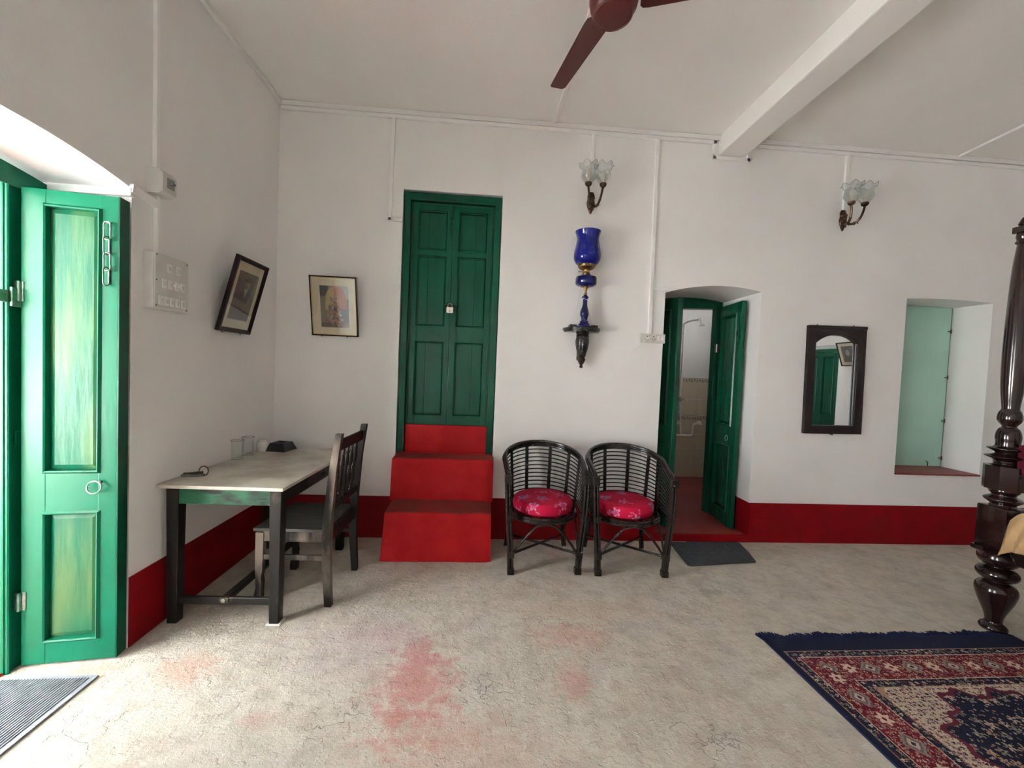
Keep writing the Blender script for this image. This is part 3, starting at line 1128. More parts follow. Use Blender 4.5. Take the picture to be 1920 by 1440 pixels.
# ------------------------------------------------------------------ bracket shelf and oil lamp
br = thing('bracket_shelf', 'black fluted wooden wall bracket holding the blue oil lamp', 'shelf', (2.43, 0, 1.745))
n = 28
poly = [(.153 * cos(-pi * k / n), .0 + .168 * sin(-pi * k / n)) for k in range(n + 1)]
mb = B().prism(poly, .0, .020, 'z')
mb.prism([(a * .93, b * .93) for a, b in poly], -.012, .0, 'z')
mb.build('shelf', LACQ, br)
cb = B()
cb.lathe([(.050, -.012), (.052, -.03), (.047, -.035), (.054, -.045)], 28, c=(0, -.058, 0))


def flute(a, r, z):
    return r * (1 - .10 * (.5 + .5 * cos(10 * a)))


cb.lathe(sp_([(.048, -.045), (.053, -.07), (.054, -.10), (.048, -.14), (.040, -.175), (.034, -.195)], 3), 60, c=(0, -.058, 0), fn=flute)
cb.lathe([(.034, -.195), (.037, -.20), (.030, -.208), (.026, -.222), (.033, -.228), (.030, -.245), (.018, -.268), (.010, -.278), (.015, -.288), (.012, -.300), (.001, -.305)], 24, c=(0, -.058, 0))
cb.build('fluted_bracket', LACQ, br, smooth=True)
for s in (-1, 1):
    B().box((s * .055, -.10, .020), (s * .115, -.02, .044), .006).build('block', LACQ, br)
B().box((-.03, -.03, -.24), (.03, 0, -.01), .004).build('wall_plate', LACQ, br)

ol = thing('oil_lamp', 'tall cobalt blue glass oil lamp on the black wall bracket', 'lamp', (2.432, -.085, 1.7655))
B().lathe(sp_([(.075, 0), (.078, .006), (.070, .012), (.048, .018), (.046, .030), (.036, .036), (.034, .052), (.026, .058), (.024, .066), (.030, .070), (.026, .075), (.034, .100), (.036, .120), (.031, .145), (.022, .170), (.018, .200), (.019, .232), (.026, .238), (.027, .246), (.018, .254), (.014, .262)], 3), 32).build('stem', DBLUE, ol, smooth=True)
B().lathe([(.011, .258), (.013, .27), (.009, .285), (.011, .30), (.018, .318), (.022, .33)], 20).build('stem_collar', BRASS, ol, smooth=True)
B().lathe([(.020, .326), (.055, .330), (.078, .342), (.084, .352), (.084, .395), (.080, .403), (.060, .410), (.040, .420), (.030, .428)], 40).build('reservoir', DBLUE, ol, smooth=True)
bb = B()
bb.lathe([(.030, .424), (.034, .430), (.030, .436), (.028, .452), (.030, .458), (.052, .468), (.066, .482), (.067, .500), (.062, .502)], 32)
bb.tube([(-.028, 0, .445), (-.062, 0, .445)], .0025, 6)
bb.lathe([(.001, 0), (.008, .001), (.008, .004), (.001, .005)], 10, M=Matrix.Rotation(pi / 2, 4, 'Y'), c=(-.064, 0, .445))
bb.build('burner', BRASS, ol, smooth=True)
hb = B()
for k in range(16):
    a = 2 * pi * k / 16
    hb.sphere((.0668 * cos(a), .0668 * sin(a), .491), .0042, 6, 4)
hb.build('vent_holes', DARKHOLE, ol)
op = sp_([(.055, .500), (.075, .503), (.092, .518), (.104, .542), (.107, .572), (.104, .605), (.096, .645), (.089, .685), (.088, .710), (.094, .738), (.103, .762)], 3)
mb = B()
mb.lathe(op, 44, close=False)
mb.lathe([(r - .003, z) for r, z in op][::-1], 44, close=False)
mb.build('glass_shade', BLUE, ol, smooth=True)
cab = B()
cab.tube([(-.035, .0, .44), (-.045, -.01, .36), (-.06, -.02, .20), (-.085, -.01, .08), (-.098, .0, .01)], .0022, 6)
cab.tube([(-.05, .0, .01), (-.045, .0, .12), (-.035, -.01, .19), (-.02, -.025, .235), (.0, -.03, .222), (.02, -.028, .215), (.028, -.02, .222), (.02, -.0, .235), (.03, .0, .19), (.06, .0, .10), (.075, .0, .02)], .0022, 6)
cab.tube([(.10, .03, .01), (.125, .045, -.06), (.16, .075, -.10), (.24, .082, -.155), (.33, .082, -.175), (.42, .080, -.165), (.50, .06, -.12), (.545, .04, -.052)], .0018, 6)
cab.build('power_cable', PLASTICW, ol, smooth=True)

# ------------------------------------------------------------------ pictures
def man_img():
    Hh, Ww = 120, 76
    y, x = np.mgrid[0:Hh, 0:Ww]
    u, v = x / Ww, y / Hh
    img = np.zeros((Hh, Ww, 3)) + .055
    rng = np.random.RandomState(3)
    img += (.04 * (1 - v) + .03 * (u - .5))[..., None]

    def put(m_, c):
        img[m_] = c
    cx = .52
    body = (v > .40) & (np.abs(u - cx) < .16 + .30 * np.clip((v - .34) / .16, 0, 1)) & (v < .80)
    put(body, (.022, .022, .026))
    put((v > .80), (.03, .034, .034))
    sh = (v > .33) & (v < .55) & (np.abs(u - cx + .0) < .085 * (1 - (v - .33) / .24))
    put(sh, (.42, .40, .36))
    tie = (v > .36) & (v < .58) & (np.abs(u - cx) < .018)
    put(tie, (.05, .05, .05))
    face = ((u - cx) / .135) ** 2 + ((v - .235) / .115) ** 2 < 1
    put(face, (.17, .145, .12))
    put(face & (u > cx + .02), (.28, .25, .21))
    hair = (((u - cx) / .15) ** 2 + ((v - .19) / .105) ** 2 < 1) & (v < .19)
    put(hair, (.02, .018, .016))
    for e in (-.05, .05):
        put(((u - cx - e) / .025) ** 2 + ((v - .225) / .008) ** 2 < 1, (.03, .03, .03))
    put(((u - cx) / .045) ** 2 + ((v - .295) / .007) ** 2 < 1, (.08, .05, .045))
    arm = (np.abs((v - .70) - (u - .2) * .22) < .018) & (u > .12) & (u < .75)
    put(arm, (.008, .008, .01))
    put((u > .6) & (v > .5) & (v < .78) & (np.abs((u - .75) + (v - .5) * .4) < .05), (.06, .06, .06))
    img += rng.rand(Hh, Ww, 1) * .012
    return np.clip(img, 0, 1)


def group_img():
    Hh, Ww = 130, 92
    y, x = np.mgrid[0:Hh, 0:Ww]
    u, v = x / Ww, y / Hh
    rng = np.random.RandomState(11)
    img = np.zeros((Hh, Ww, 3)) + np.array((.20, .16, .11))
    img[(u < .30) & (v < .25)] = (.05, .055, .05)
    img[(u > .85) & (v < .3)] = (.22, .20, .17)
    arch = (np.abs(u - .55) < .38 - .1 * (v < .1)) & (v < .58) & (((u - .55) / .40) ** 2 + ((v - .42) / .42) ** 2 < 1)
    img[arch & (u < .52)] = (.40, .30, .13)
    img[arch & (u >= .52)] = (.30, .09, .05)
    img[(u > .93) & (v > .3)] = (.02, .02, .02)
    img[(v > .55) & (u > .6)] = (.03, .03, .045)
    img[(v > .88)] = (.10, .07, .05)
    cols = [(.38, .25, .15), (.22, .08, .05), (.05, .04, .04), (.30, .17, .10), (.42, .33, .24), (.12, .06, .05), (.03, .03, .05), (.33, .12, .07)]
    for k in range(170):
        t = rng.rand()
        cy = .28 + .66 * t
        w = .10 + .30 * t
        cx = .48 + (rng.rand() - .5) * 2 * w * .8
        a = rng.rand() * pi
        rx, ry = .018 + rng.rand() * .03, .03 + rng.rand() * .06
        du, dv = (u - cx), (v - cy) * 1.3
        p = du * cos(a) + dv * sin(a)
        q = -du * sin(a) + dv * cos(a)
        img[(p / rx) ** 2 + (q / ry) ** 2 < 1] = np.array(cols[rng.randint(len(cols))]) * (.6 + .6 * rng.rand())
    for cx, cy in ((.42, .30), (.52, .26), (.33, .38), (.60, .36), (.45, .52), (.75, .80), (.25, .70)):
        img[((u - cx) / .028) ** 2 + ((v - cy) / .026) ** 2 < 1] = (.40, .26, .17)
    img *= .85 + .3 * rng.rand(Hh, Ww, 1)
    return np.clip(img, 0, 1)


def woman_img():
    Hh, Ww = 60, 44
    y, x = np.mgrid[0:Hh, 0:Ww]
    u, v = x / Ww, y / Hh
    img = np.zeros((Hh, Ww, 3)) + .11
    img[((u - .5) / .42) ** 2 + ((v - 1.0) / .5) ** 2 < 1] = (.03, .03, .03)
    img[((u - .5) / .25) ** 2 + ((v - .38) / .28) ** 2 < 1] = (.03, .03, .03)
    img[((u - .5) / .17) ** 2 + ((v - .40) / .2) ** 2 < 1] = (.34, .32, .30)
    return img


def picture(label, loc, rot, w, h, bd, mount, img, gilt, name='framed_picture'):
    """local: x right, z up, front faces -y, origin at the bottom centre"""
    t = thing(name, label, 'picture', loc, rot)
    fb = B()
    x0, x1 = -w / 2, w / 2
    d = .022
    o = [(x0, 0), (x1, 0), (x1, h), (x0, h)]
    i = [(x0 + bd, bd), (x1 - bd, bd), (x1 - bd, h - bd), (x0 + bd, h - bd)]
    ii = [(x0 + bd * .3, bd * .3), (x1 - bd * .3, bd * .3), (x1 - bd * .3, h - bd * .3), (x0 + bd * .3, h - bd * .3)]
    vs = [(a, 0, b) for a, b in o] + [(a, -d, b) for a, b in o] + [(a, -d - .003, b) for a, b in ii] + [(a, -d + .004, b) for a, b in i] + [(a, -d + .014, b) for a, b in i]
    fs = [[0, 1, 2, 3]]
    for r in range(4):
        for k in range(4):
            fs.append([r * 4 + k, r * 4 + (k + 1) % 4, (r + 1) * 4 + (k + 1) % 4, (r + 1) * 4 + k])
    fb.add(vs, fs).build('frame', FRAMEW, t)
    if gilt:
        g = B()
        for (a, b) in zip(i, i[1:] + i[:1]):
            g.bar((a[0], -d + .003, a[1]), (b[0], -d + .003, b[1]), .005, .005, up=(0, -1, 0), bev=.001)
        g.build('gilt_slip', GOLD, t)
    B().box((i[0][0], -d + .012, i[0][1]), (i[2][0], -d + .016, i[2][1])).build('mount', CREAM, t)
    l, b, r, tp = mount
    color_grid('print', w - 2 * bd - l - r, h - 2 * bd - b - tp, img, PRINT, t, ((x0 + bd + l, -d + .0105, bd + b), (1, 0, 0), (0, 0, 1)))
    B().box((i[0][0], -d + .006, i[0][1]), (i[2][0], -d + .008, i[2][1])).build('glass_pane', PANE, t)
    for a in (-.3, .25):
        B().tube([(w * a, .0, 0), (w * a, -.004, -.008), (w * a, -.012, -.006)], .003, 6).build('nail', MATS['rusty_iron'], t)
    return t


picture('black-framed old portrait of a suited man tilting off the left wall', (.022, -.588, 1.574), (R(14.5), 0, pi / 2), .335, .475, .028, (.035, .055, .035, .055), man_img(), False)
picture('black-framed colour print of a crowded figure group left of the green door', (.472, -.022, 1.616), (R(11), 0, 0), .352, .455, .012, (.060, .055, .055, .060), group_img(), True)
picture('black-framed portrait on the right wall, seen in the mirror', (X1 - .022, -2.92, 1.70), (R(19), 0, -pi / 2), .34, .40, .016, (.05, .05, .05, .05), woman_img(), False)

# ------------------------------------------------------------------ mirror
mr = thing('wall_mirror', 'tall mirror with an arched opening in a wide black frame', 'mirror', (4.655, -.004, .967), (R(-1.0), 0, R(0)))
mr.rotation_euler = (R(0), R(-.8), 0)
w, h = .522, .925
ix0, ix1, iz0, izs, rise = -w / 2 + .068, w / 2 - .075, .072, h - .148, .070
arc = [(ix0 + (ix1 - ix0) * k / 16, izs + rise * (1 - abs(2 * k / 16 - 1) ** 2.4)) for k in range(17)]
arc[0] = (ix0, izs)
arc[-1] = (ix1, izs)
fb = B()
for (y0, y1) in ((0, -.032),):
    outer = [(-w / 2, 0), (w / 2, 0), (w / 2, h), (-w / 2, h)]
    fb.box((-w / 2, 0, 0), (ix0, y1, h), .003)
    fb.box((ix1, 0, 0), (w / 2, y1, h), .003)
    fb.box((ix0 - .002, 0, 0), (ix1 + .002, y1, iz0), 0)
    fb.prism(arc + [(ix1, h - .001), (ix0, h - .001)], -.001, y1 + .0005, 'y')
fb.build('frame', FRAMEW, mr)
B().bar((-w / 2 + .004, -.034, h - .014), (w / 2 - .004, -.034, h - .014), .028, .014, up=(0, -1, 0)).build('top_moulding', FRAMEW, mr)
mb = B()
mb.add([(ix0, -.010, iz0), (ix1, -.010, iz0), (ix1, -.010, h - .07), (ix0, -.010, h - .07)], [(0, 1, 2, 3)])
mb.build('glass', MIRROR, mr)
eb = B()
eb.bar((ix1 - .006, -.02, iz0), (ix1 - .006, -.02, izs), .018, .012, up=(0, -1, 0))
eb.build('inner_bead', mat('dark_grey_wood', (.05, .05, .055), .4), mr)
for a in (-.17, .16):
    B().tube([(a, .0, h + .003), (a, -.012, h + .010)], .004, 6).build('nail', MATS['rusty_iron'], mr)
B().tube([(0, 0, -.006), (0, -.03, -.006)], .006, 6).build('nail', MATS['rusty_iron'], mr)

# ------------------------------------------------------------------ table
TZ = .745
tb = thing('writing_table', 'black worn wooden table with a stained white marble top in the corner', 'table', (.335, -.655, 0), (0, 0, R(-1.5)))
w2, l2 = .318, .510
tt = B().box((-w2, -l2, TZ - .018), (w2, l2, TZ), .003)
tt.build('tabletop', MARBLE, tb)
lx, ly = .262, .445
for (sx, sy, mt) in ((-1, -1, WORN), (1, -1, WORNPALE), (-1, 1, WORN), (1, 1, WORN)):
    B().bar((sx * lx * 1.0, sy * ly, 0), (sx * lx, sy * ly, TZ - .018), .05, .05, up=(1, 0, 0), bev=.003, w2=.062, h2=.062).build('leg', mt, tb)
ap = B().box((-lx + .03, -ly - .024, TZ - .108), (lx - .03, -ly - .004, TZ - .018), .002).build('apron', WORNGREEN, tb)
ap['label'] = 'worn green-painted apron'
B().box((-lx + .03, ly + .004, TZ - .108), (lx - .03, ly + .024, TZ - .018), .002).build('apron', WORN, tb)
B().box((-lx - .024, -ly + .03, TZ - .108), (-lx - .004, ly - .03, TZ - .018), .002).build('apron', WORN, tb)
B().box((lx + .004, -ly + .03, TZ - .108), (lx + .020, ly - .03, TZ - .018), .002).build('apron', WORN, tb)
dr = B().box((lx + .018, -.17, TZ - .100), (lx + .030, .21, TZ - .024), .003).build('drawer', WORN, tb)
B().lathe([(.006, 0), (.007, .010), (.015, .016), (.016, .024), (.001, .030)], 14, M=Matrix.Rotation(pi / 2, 4, 'Y'), c=(lx + .028, .02, TZ - .058)).build('knob', BLACKP, dr, smooth=True)
for sy in (-1, 1):
    B().bar((-lx, sy * ly, .115), (lx, sy * ly, .115), .022, .040, bev=.004).build('stretcher', WORN, tb)
B().bar((0, -ly - .02, .125), (0, ly + .02, .125), .045, .030, bev=.006).build('stretcher', WORN, tb)
B().lathe([(.001, 0), (.012, .0), (.012, .006), (.001, .008)], 12, M=Matrix.Rotation(pi / 2, 4, 'X'), c=(0, -ly - .02, .125)).build('peg', STEEL, tb)
B().box((lx - .036, -ly - .032, 0), (lx + .036, -ly + .028, .006), .001).build('foot_shim', PLASTICW, tb)

# things on the table
def tumbler(x, y, label):
    t = thing('tumbler', label, 'glass', (x, y, TZ), group='upturned tumblers')
    hgt, r0, r1 = .125, .034, .037
    mb = B()
    mb.lathe([(r0 * .2, 0), (r0, 0), (r0 + .001, .008), (r1, hgt), (r1 - .0022, hgt), (r0 - .002, .014), (.001, .012)], 32, close=False)
    g = mb.build('glass', TUMBLER, t, smooth=True)
    rb_ = B()
    rb_.tube([(r1 * cos(2 * pi * k / 28), r1 * sin(2 * pi * k / 28), hgt) for k in range(28)], .0017, 6, closed=True)
    rb_.build('rim', MATS['glass_rim'], t, smooth=True)
    rb_ = B()
    rb_.tube([(r0 * cos(2 * pi * k / 28), r0 * sin(2 * pi * k / 28), .003) for k in range(28)], .0014, 6, closed=True)
    rb_.build('base_rim', mat('glass_base', (.42, .42, .40), .1, spec=.8), t, smooth=True)


tumbler(.052, -.555, 'clear glass tumbler, the nearer of the pair on the marble table')
tumbler(.050, -.435, 'clear glass tumbler, the farther of the pair beside the white jar')
jr = thing('small_jar', 'small white ceramic jar between the tumblers and the black tray', 'jar', (.068, -.275, TZ))
B().lathe([(.001, 0), (.036, 0), (.039, .006), (.039, .045), (.034, .060), (.026, .068), (.001, .069)], 30).build('body', CERAMIC, jr, smooth=True)
B().lathe([(.026, .067), (.027, .073), (.020, .077), (.001, .078)], 24).build('lid', CERAMIC, jr, smooth=True)
at = thing('ashtray', 'black square tapered ashtray in the far corner of the table', 'ashtray', (.175, -.235, TZ), (0, 0, R(-8)))
mb = B()
a, b, hh, c_ = .075, .052, .058, .036
vs = [(-a, -a, 0), (a, -a, 0), (a, a, 0), (-a, a, 0), (-b, -b, hh), (b, -b, hh), (b, b, hh), (-b, b, hh), (-c_, -c_, hh), (c_, -c_, hh), (c_, c_, hh), (-c_, c_, hh), (-c_ * .7, -c_ * .7, .015), (c_ * .7, -c_ * .7, .015), (c_ * .7, c_ * .7, .015), (-c_ * .7, c_ * .7, .015)]
fs = [(0, 1, 2, 3), (12, 13, 14, 15)]
for r in range(3):
    for k in range(4):
        fs.append([r * 4 + k, r * 4 + (k + 1) % 4, (r + 1) * 4 + (k + 1) % 4, (r + 1) * 4 + k])
mb.add(vs, fs).build('tray', BLACKP, at)
ky = thing('bottle_opener', 'dark metal opener with a small ring at the near left edge of the table', 'bottle opener', (.075, -.985, TZ), (0, 0, R(12)))
ky.scale = (1.0, 1.2, 1.3)
mb = B()
mb.prism([(-.05, -.010), (.02, -.016), (.045, -.012), (.05, 0), (.045, .012), (.02, .016), (-.05, .010), (-.062, 0)], .001, .010, 'z')
mb.build('body', STEEL, ky)
mb = B()
mb.tube([(.045 + .022 * cos(a_ * pi / 8), 0, .022 + .020 * sin(a_ * pi / 8)) for a_ in range(-6, 9)], .003, 6)
mb.tube([(-.05, 0, .012), (.04, .004, .016)], .005, 6)
mb.build('ring', mat('dark_metal', (.07, .07, .065), .4, metal=.8), ky, smooth=True)

# ------------------------------------------------------------------ wooden chair (faces -x, towards the table)
wc = thing('wooden_chair', 'worn black wooden chair with turned back spindles, pushed under the table', 'chair', (.60, -.735, 0), (0, 0, R(-2)))
# local: x towards back rest (+x), y across
for sy in (-1, 1):
    mt = WORNPALE if sy < 0 else WORN
    mb = B()
    pr = [((.215, .010), (.0, .0)), ]
    path = [(.212, 0), (.198, .20), (.193, .40), (.200, .55), (.222, .80), (.250, 1.0)]
    ws = [.036, .044, .050, .046, .040, .036]
    vs = []
    for (x, z), ww in zip(path, ws):
        y0, y1 = sy * .212 - .0175, sy * .212 + .0175
        vs += [(x - ww / 2, y0, z), (x + ww / 2, y0, z), (x + ww / 2, y1, z), (x - ww / 2, y1, z)]
    fs = [[0, 1, 2, 3][::-1], [20, 21, 22, 23]]
    for r in range(5):
        for k in range(4):
            fs.append([r * 4 + k, r * 4 + (k + 1) % 4, (r + 1) * 4 + (k + 1) % 4, (r + 1) * 4 + k])
    mb.add(vs, fs).build('rear_leg', mt, wc)
for sy in (-1, 1):
    mt = WORNPALE if sy < 0 else WORN
    mb = B()
    path = [(-.190, 0, .040), (-.190, .035, .044), (-.183, .10, .030), (-.183, .13, .034), (-.186, .16, .028), (-.184, .20, .040), (-.182, .42, .044)]
    vs = []
    for (x, z, ww) in path:
        y0, y1 = sy * .205 - .018, sy * .205 + .018
        vs += [(x - ww / 2, y0, z), (x + ww / 2, y0, z), (x + ww / 2, y1, z), (x - ww / 2, y1, z)]
    n = len(path)
    fs = [[0, 1, 2, 3][::-1], [4 * n - 4, 4 * n - 3, 4 * n - 2, 4 * n - 1]]
    for r in range(n - 1):
        for k in range(4):
            fs.append([r * 4 + k, r * 4 + (k + 1) % 4, (r + 1) * 4 + (k + 1) % 4, (r + 1) * 4 + k])
    mb.add(vs, fs).build('front_leg', mt, wc)
sm = B()
for k in range(3):
    y0 = -.228 + k * .152
    sm.box((-.215, y0 + .0008, .430), (.178, y0 + .1512, .448), .003)
sm.build('seat', mat('dusty_dark_wood', (.03, .028, .026), .6, (.06, .056, .05), 8, .2, 60, stretch=(.3, 2, 2)), wc)
for sy in (-1, 1):
    B().box((-.165, sy * .205 - .012, .370), (.178, sy * .205 + .012, .430), .002).build('seat_rail', WORNPALE if sy < 0 else WORN, wc)
    B().box((-.165, sy * .205 - .009, .262), (.178, sy * .205 + .009, .290), .002).build('stretcher', WORNPALE if sy < 0 else WORN, wc)
B().box((-.198, -.19, .370), (-.174, .19, .430), .002).build('seat_rail', WORN, wc)
B().box((.182, -.20, .360), (.206, .20, .425), .002).build('seat_rail', WORN, wc)
B().bar((.236, -.20, .925), (.236, .20, .925), .022, .065, bev=.005).build('top_rail', WORN, wc)
B().bar((.204, -.20, .565), (.204, .20, .565), .022, .045, bev=.005).build('lower_rail', WORN, wc)
for y in (-.105, -.035, .035, .105):
    L_ = .32
    pr = [(.009, 0), (.009, .03), (.013, .04), (.008, .05), (.014, .075), (.015, .10), (.010, .13), (.007, .145), (.012, .155), (.007, .165), (.010, .18), (.015, .22), (.014, .245), (.008, .27), (.013, .28), (.009, .29), (.009, L_)]
    Mx = Matrix.Rotation(R(5.5), 4, 'Y')
    B().lathe(pr, 12, M=Mx, c=(.206, y, .580)).build('spindle', WORN, wc, smooth=True)

# ------------------------------------------------------------------ cane chairs
def upath(z_of_y, sc, n=40, ry=.28, rx=.285, y0=-.02, yf=-.212):
    pts = []
    for k in range(5):
        y = yf + (y0 - yf) * k / 5
        pts.append((rx * (.955 + .045 * k / 5), y))
    for k in range(n + 1):
        a = pi * k / n
        pts.append((rx * cos(a), y0 + ry * sin(a)))
    for k in range(4, -1, -1):
        y = yf + (y0 - yf) * k / 5
        pts.append((-rx * (.955 + .045 * k / 5), y))
    return [(x * sc, (y - .0) * (sc if y > 0 else 1), z_of_y(y)) for x, y in pts]


def railz(y):
    s = max(0, min(1, (y + .212) / .472))
    return .680 + .158 * s ** .72


def cane_chair(loc, rz, label):
    t = thing('cane_armchair', label, 'chair', loc, (0, 0, rz), group='black cane armchairs')
    hr = B()
    for off, dz, r in ((0, 0, .0135), (.012, -.016, .011), (.0, -.030, .010)):
        p = upath(lambda y: railz(y) + dz, 1)
        p = [(x * (1 + off / .285), y + (off if y > 0 else 0) * max(0, y) / .26, z) for x, y, z in p]
        p = [(p[0][0], p[0][1] - .012, p[0][2] - .035)] + p + [(p[-1][0], p[-1][1] - .012, p[-1][2] - .035)]
        hr.tube(p, r, 8)
    hr.build('arm_rail', LACQ, t, smooth=True)
    NS = 12
    for k in range(NS):
        f = (k + .6) / (NS + .6)
        zf = lambda y, f=f: .415 + (railz(y) - .03 - .415) * f
        sc = .90 + .095 * f
        p = upath(zf, sc, 28)
        B().tube(p, .0052, 6).build('cane_slat', LACQ, t, smooth=True)
    for a in (8, 36, 70, 110, 144, 172):
        a = R(a)
        q = (cos(a), sin(a))
        for o in (-.007, .007):
            tx, ty = -q[1] * o, q[0] * o
            yb = -.02 + .28 * q[1]
            pts = []
            for k in range(7):
                f = k / 6
                sc = .885 + .105 * f
                pts.append((.285 * q[0] * sc + tx, (yb) * sc + ty + .008 * q[1], .375 + (railz(yb) - .01 - .375) * f))
            B().tube(pts, .0072, 6).build('upright', LACQ, t, smooth=True)
    sr = B()
    for r, z in ((.0, .380), (.004, .362)):
        sr.tube([((.250 + r) * cos(2 * pi * k / 40), -.005 + (.238 + r) * sin(2 * pi * k / 40), z) for k in range(40)], .0115, 8, closed=True)
    for k in range(-4, 5):
        x = k * .05
        yy = .225 * math.sqrt(1 - (x / .25) ** 2)
        sr.tube([(x, -yy, .384), (x, yy, .384)], .006, 6)
    sr.build('seat_ring', LACQ, t, smooth=True)
    for sx in (-1, 1):
        lg = B()
        for (ox, oy) in ((-.011, -.009), (.011, -.009), (-.011, .011), (.011, .011)):
            lg.tube([(sx * .235 + ox, -.225 + oy, 0), (sx * .245 + ox, -.230 + oy, .20), (sx * .262 + ox, -.232 + oy, .38), (sx * .272 + ox, -.225 + oy, .55), (sx * .276 + ox, -.216 + oy, .665)], .0105, 8)
        lg.build('leg', LACQ, t, smooth=True)
        for z, hh_, ex_ in ((.0, .045, 0), (.115, .05, .003), (.375, .04, .018), (.63, .06, .035)):
            c = (sx * (.235 + ex_ * 1.15), -.227, z)
            wb_ = B().box((c[0] - .024, c[1] - .022, z), (c[0] + .024, c[1] + .024, z + hh_), .006)
            wb_.build('binding', LACQ, t)
        lg = B()
        for (ox, oy) in ((-.010, 0), (.010, 0), (0, .014)):
            lg.tube([(sx * .235 + ox, .225 + oy, 0), (sx * .212 + ox, .20 + oy, .20), (sx * .19 + ox, .165 + oy, .375)], .010, 8)
        lg.build('leg', LACQ, t, smooth=True)
        B().tube([(sx * .235, -.225, .14), (-sx * .225, .215, .10)], .0095, 8).build('cross_brace', LACQ, t, smooth=True)
        B().tube([(sx * .232, -.225, .13), (sx * .18, -.232, .21), (sx * .12, -.236, .285), (sx * .07, -.238, .335), (sx * .0, -.238, .352)], .0085, 8).build('arch_brace', LACQ, t, smooth=True)
        B().tube([(sx * .237, -.215, .13), (sx * .242, -.10, .29), (sx * .246, 0, .352), (sx * .235, .10, .29), (sx * .222, .205, .12)], .008, 8).build('arch_brace', LACQ, t, smooth=True)
    return t


def cushion(loc, rz, label, seed):
    rng = np.random.RandomState(seed)
    seg, Rr, T = 240, .218, .082
    prof = []
    for k in range(34):
        prof.append((max(.0005, (Rr - .022) * k / 33), T + .008 * (1 - (k / 33) ** 2)))
    for k in range(1, 8):
        a = pi / 2 * k / 8
        prof.append((Rr - .022 + .022 * sin(a), T - .022 + .022 * cos(a)))
    for k in range(0, 9):
        prof.append((Rr + .004 * sin(pi * k / 8), T - .022 - (T - .040) * k / 8))
    for k in range(1, 5):
        a = pi / 2 * k / 4
        prof.append((Rr - .018 + .018 * cos(a), .018 - .018 * sin(a)))
    prof.append((.01, 0))
    mb = B().lathe(prof, seg, close=True)
    me = mb.mesh('cushion', True)
    me.materials.append(CUSH)
    n = len(me.vertices)
    V = np.zeros(n * 3)
    me.vertices.foreach_get('co', V)
    V = V.reshape(-1, 3)
    r = np.hypot(V[:, 0], V[:, 1])
    ang = np.arctan2(V[:, 1], V[:, 0])
    # unrolled coordinates: the cloth continues over the rim
    rr = np.where(r < Rr - .02, r, Rr - .02 + np.clip(T - V[:, 2], 0, 1))
    U = np.stack([rr * np.cos(ang), rr * np.sin(ang)], 1)
    base = np.array(lin((160, 5, 48)))
    C = np.ones((n, 4)) * np.array((*base, 1))
    cs = []
    tries = 0
    while len(cs) < 12 and tries < 4000:
        tries += 1
        p = (rng.rand(2) - .5) * .6
        if np.hypot(*p) < .29 and all(np.hypot(*(p - q)) > .125 for q in cs):
            cs.append(p)
    for i, c in enumerate(cs):
        d = U - c
        dist = np.hypot(d[:, 0], d[:, 1])
        a = np.arctan2(d[:, 1], d[:, 0]) + i
        if i % 2 == 0:
            R0 = .035 * (.75 + .25 * np.abs(np.sin(3 * a)))
            m1 = dist < R0
            C[m1, :3] = lin((72, 32, 88))
            m2 = (np.abs(dist - R0) < .0028) | ((np.abs(dist - R0 * .55) < .0024))
            C[m2, :3] = lin((205, 150, 190))
            C[dist < .007, :3] = lin((190, 130, 160))
        else:
            R0 = .036 * (.35 + .65 * np.abs(np.sin(2.5 * a)) ** 1.4)
            m1 = (dist < R0)
            C[m1, :3] = lin((190, 120, 150))
            m2 = dist < R0 * .6
            C[m2, :3] = lin((130, 60, 105))
            C[(dist < R0 * .3), :3] = lin((200, 20, 75))
        # leaves
        for q in range(3):
            la = rng.rand() * 2 * pi
            lc = c + .056 * np.array((cos(la), sin(la)))
            e = U - lc
            x = e[:, 0] * cos(la + .6) + e[:, 1] * sin(la + .6)
            y = -e[:, 0] * sin(la + .6) + e[:, 1] * cos(la + .6)
            g = (x / .018) ** 2 + (y / .006) ** 2
            C[g < 1, :3] = lin((185, 110, 145))
            C[g < .35, :3] = lin((190, 12, 66))
    ca = me.color_attributes.new('Col', 'FLOAT_COLOR', 'POINT')
    ca.data.foreach_set('color', C.astype(np.float32).ravel())
    o = bpy.data.objects.new('seat_cushion', me)
    COL.objects.link(o)
    o.location = loc
    o.rotation_euler = (0, 0, rz)
    return tag(o, label, 'cushion', 'round floral cushions')


cane_chair((2.112, -.345, 0), R(1), 'black cane armchair nearest the red steps')
cushion((2.118, -.350, .393), 0, 'round magenta floral cushion on the cane chair nearest the red steps', 4)
cane_chair((2.732, -.365, 0), R(-2), 'black cane armchair nearest the bathroom doorway')
cushion((2.722, -.370, .393), 1.0, 'round magenta floral cushion on the cane chair nearest the bathroom doorway', 9)

# ------------------------------------------------------------------ four-poster bed
bed = thing('four_poster_bed', 'dark turned-wood four-poster bed at the right edge of the room', 'bed', (4.68, -1.18, 0))


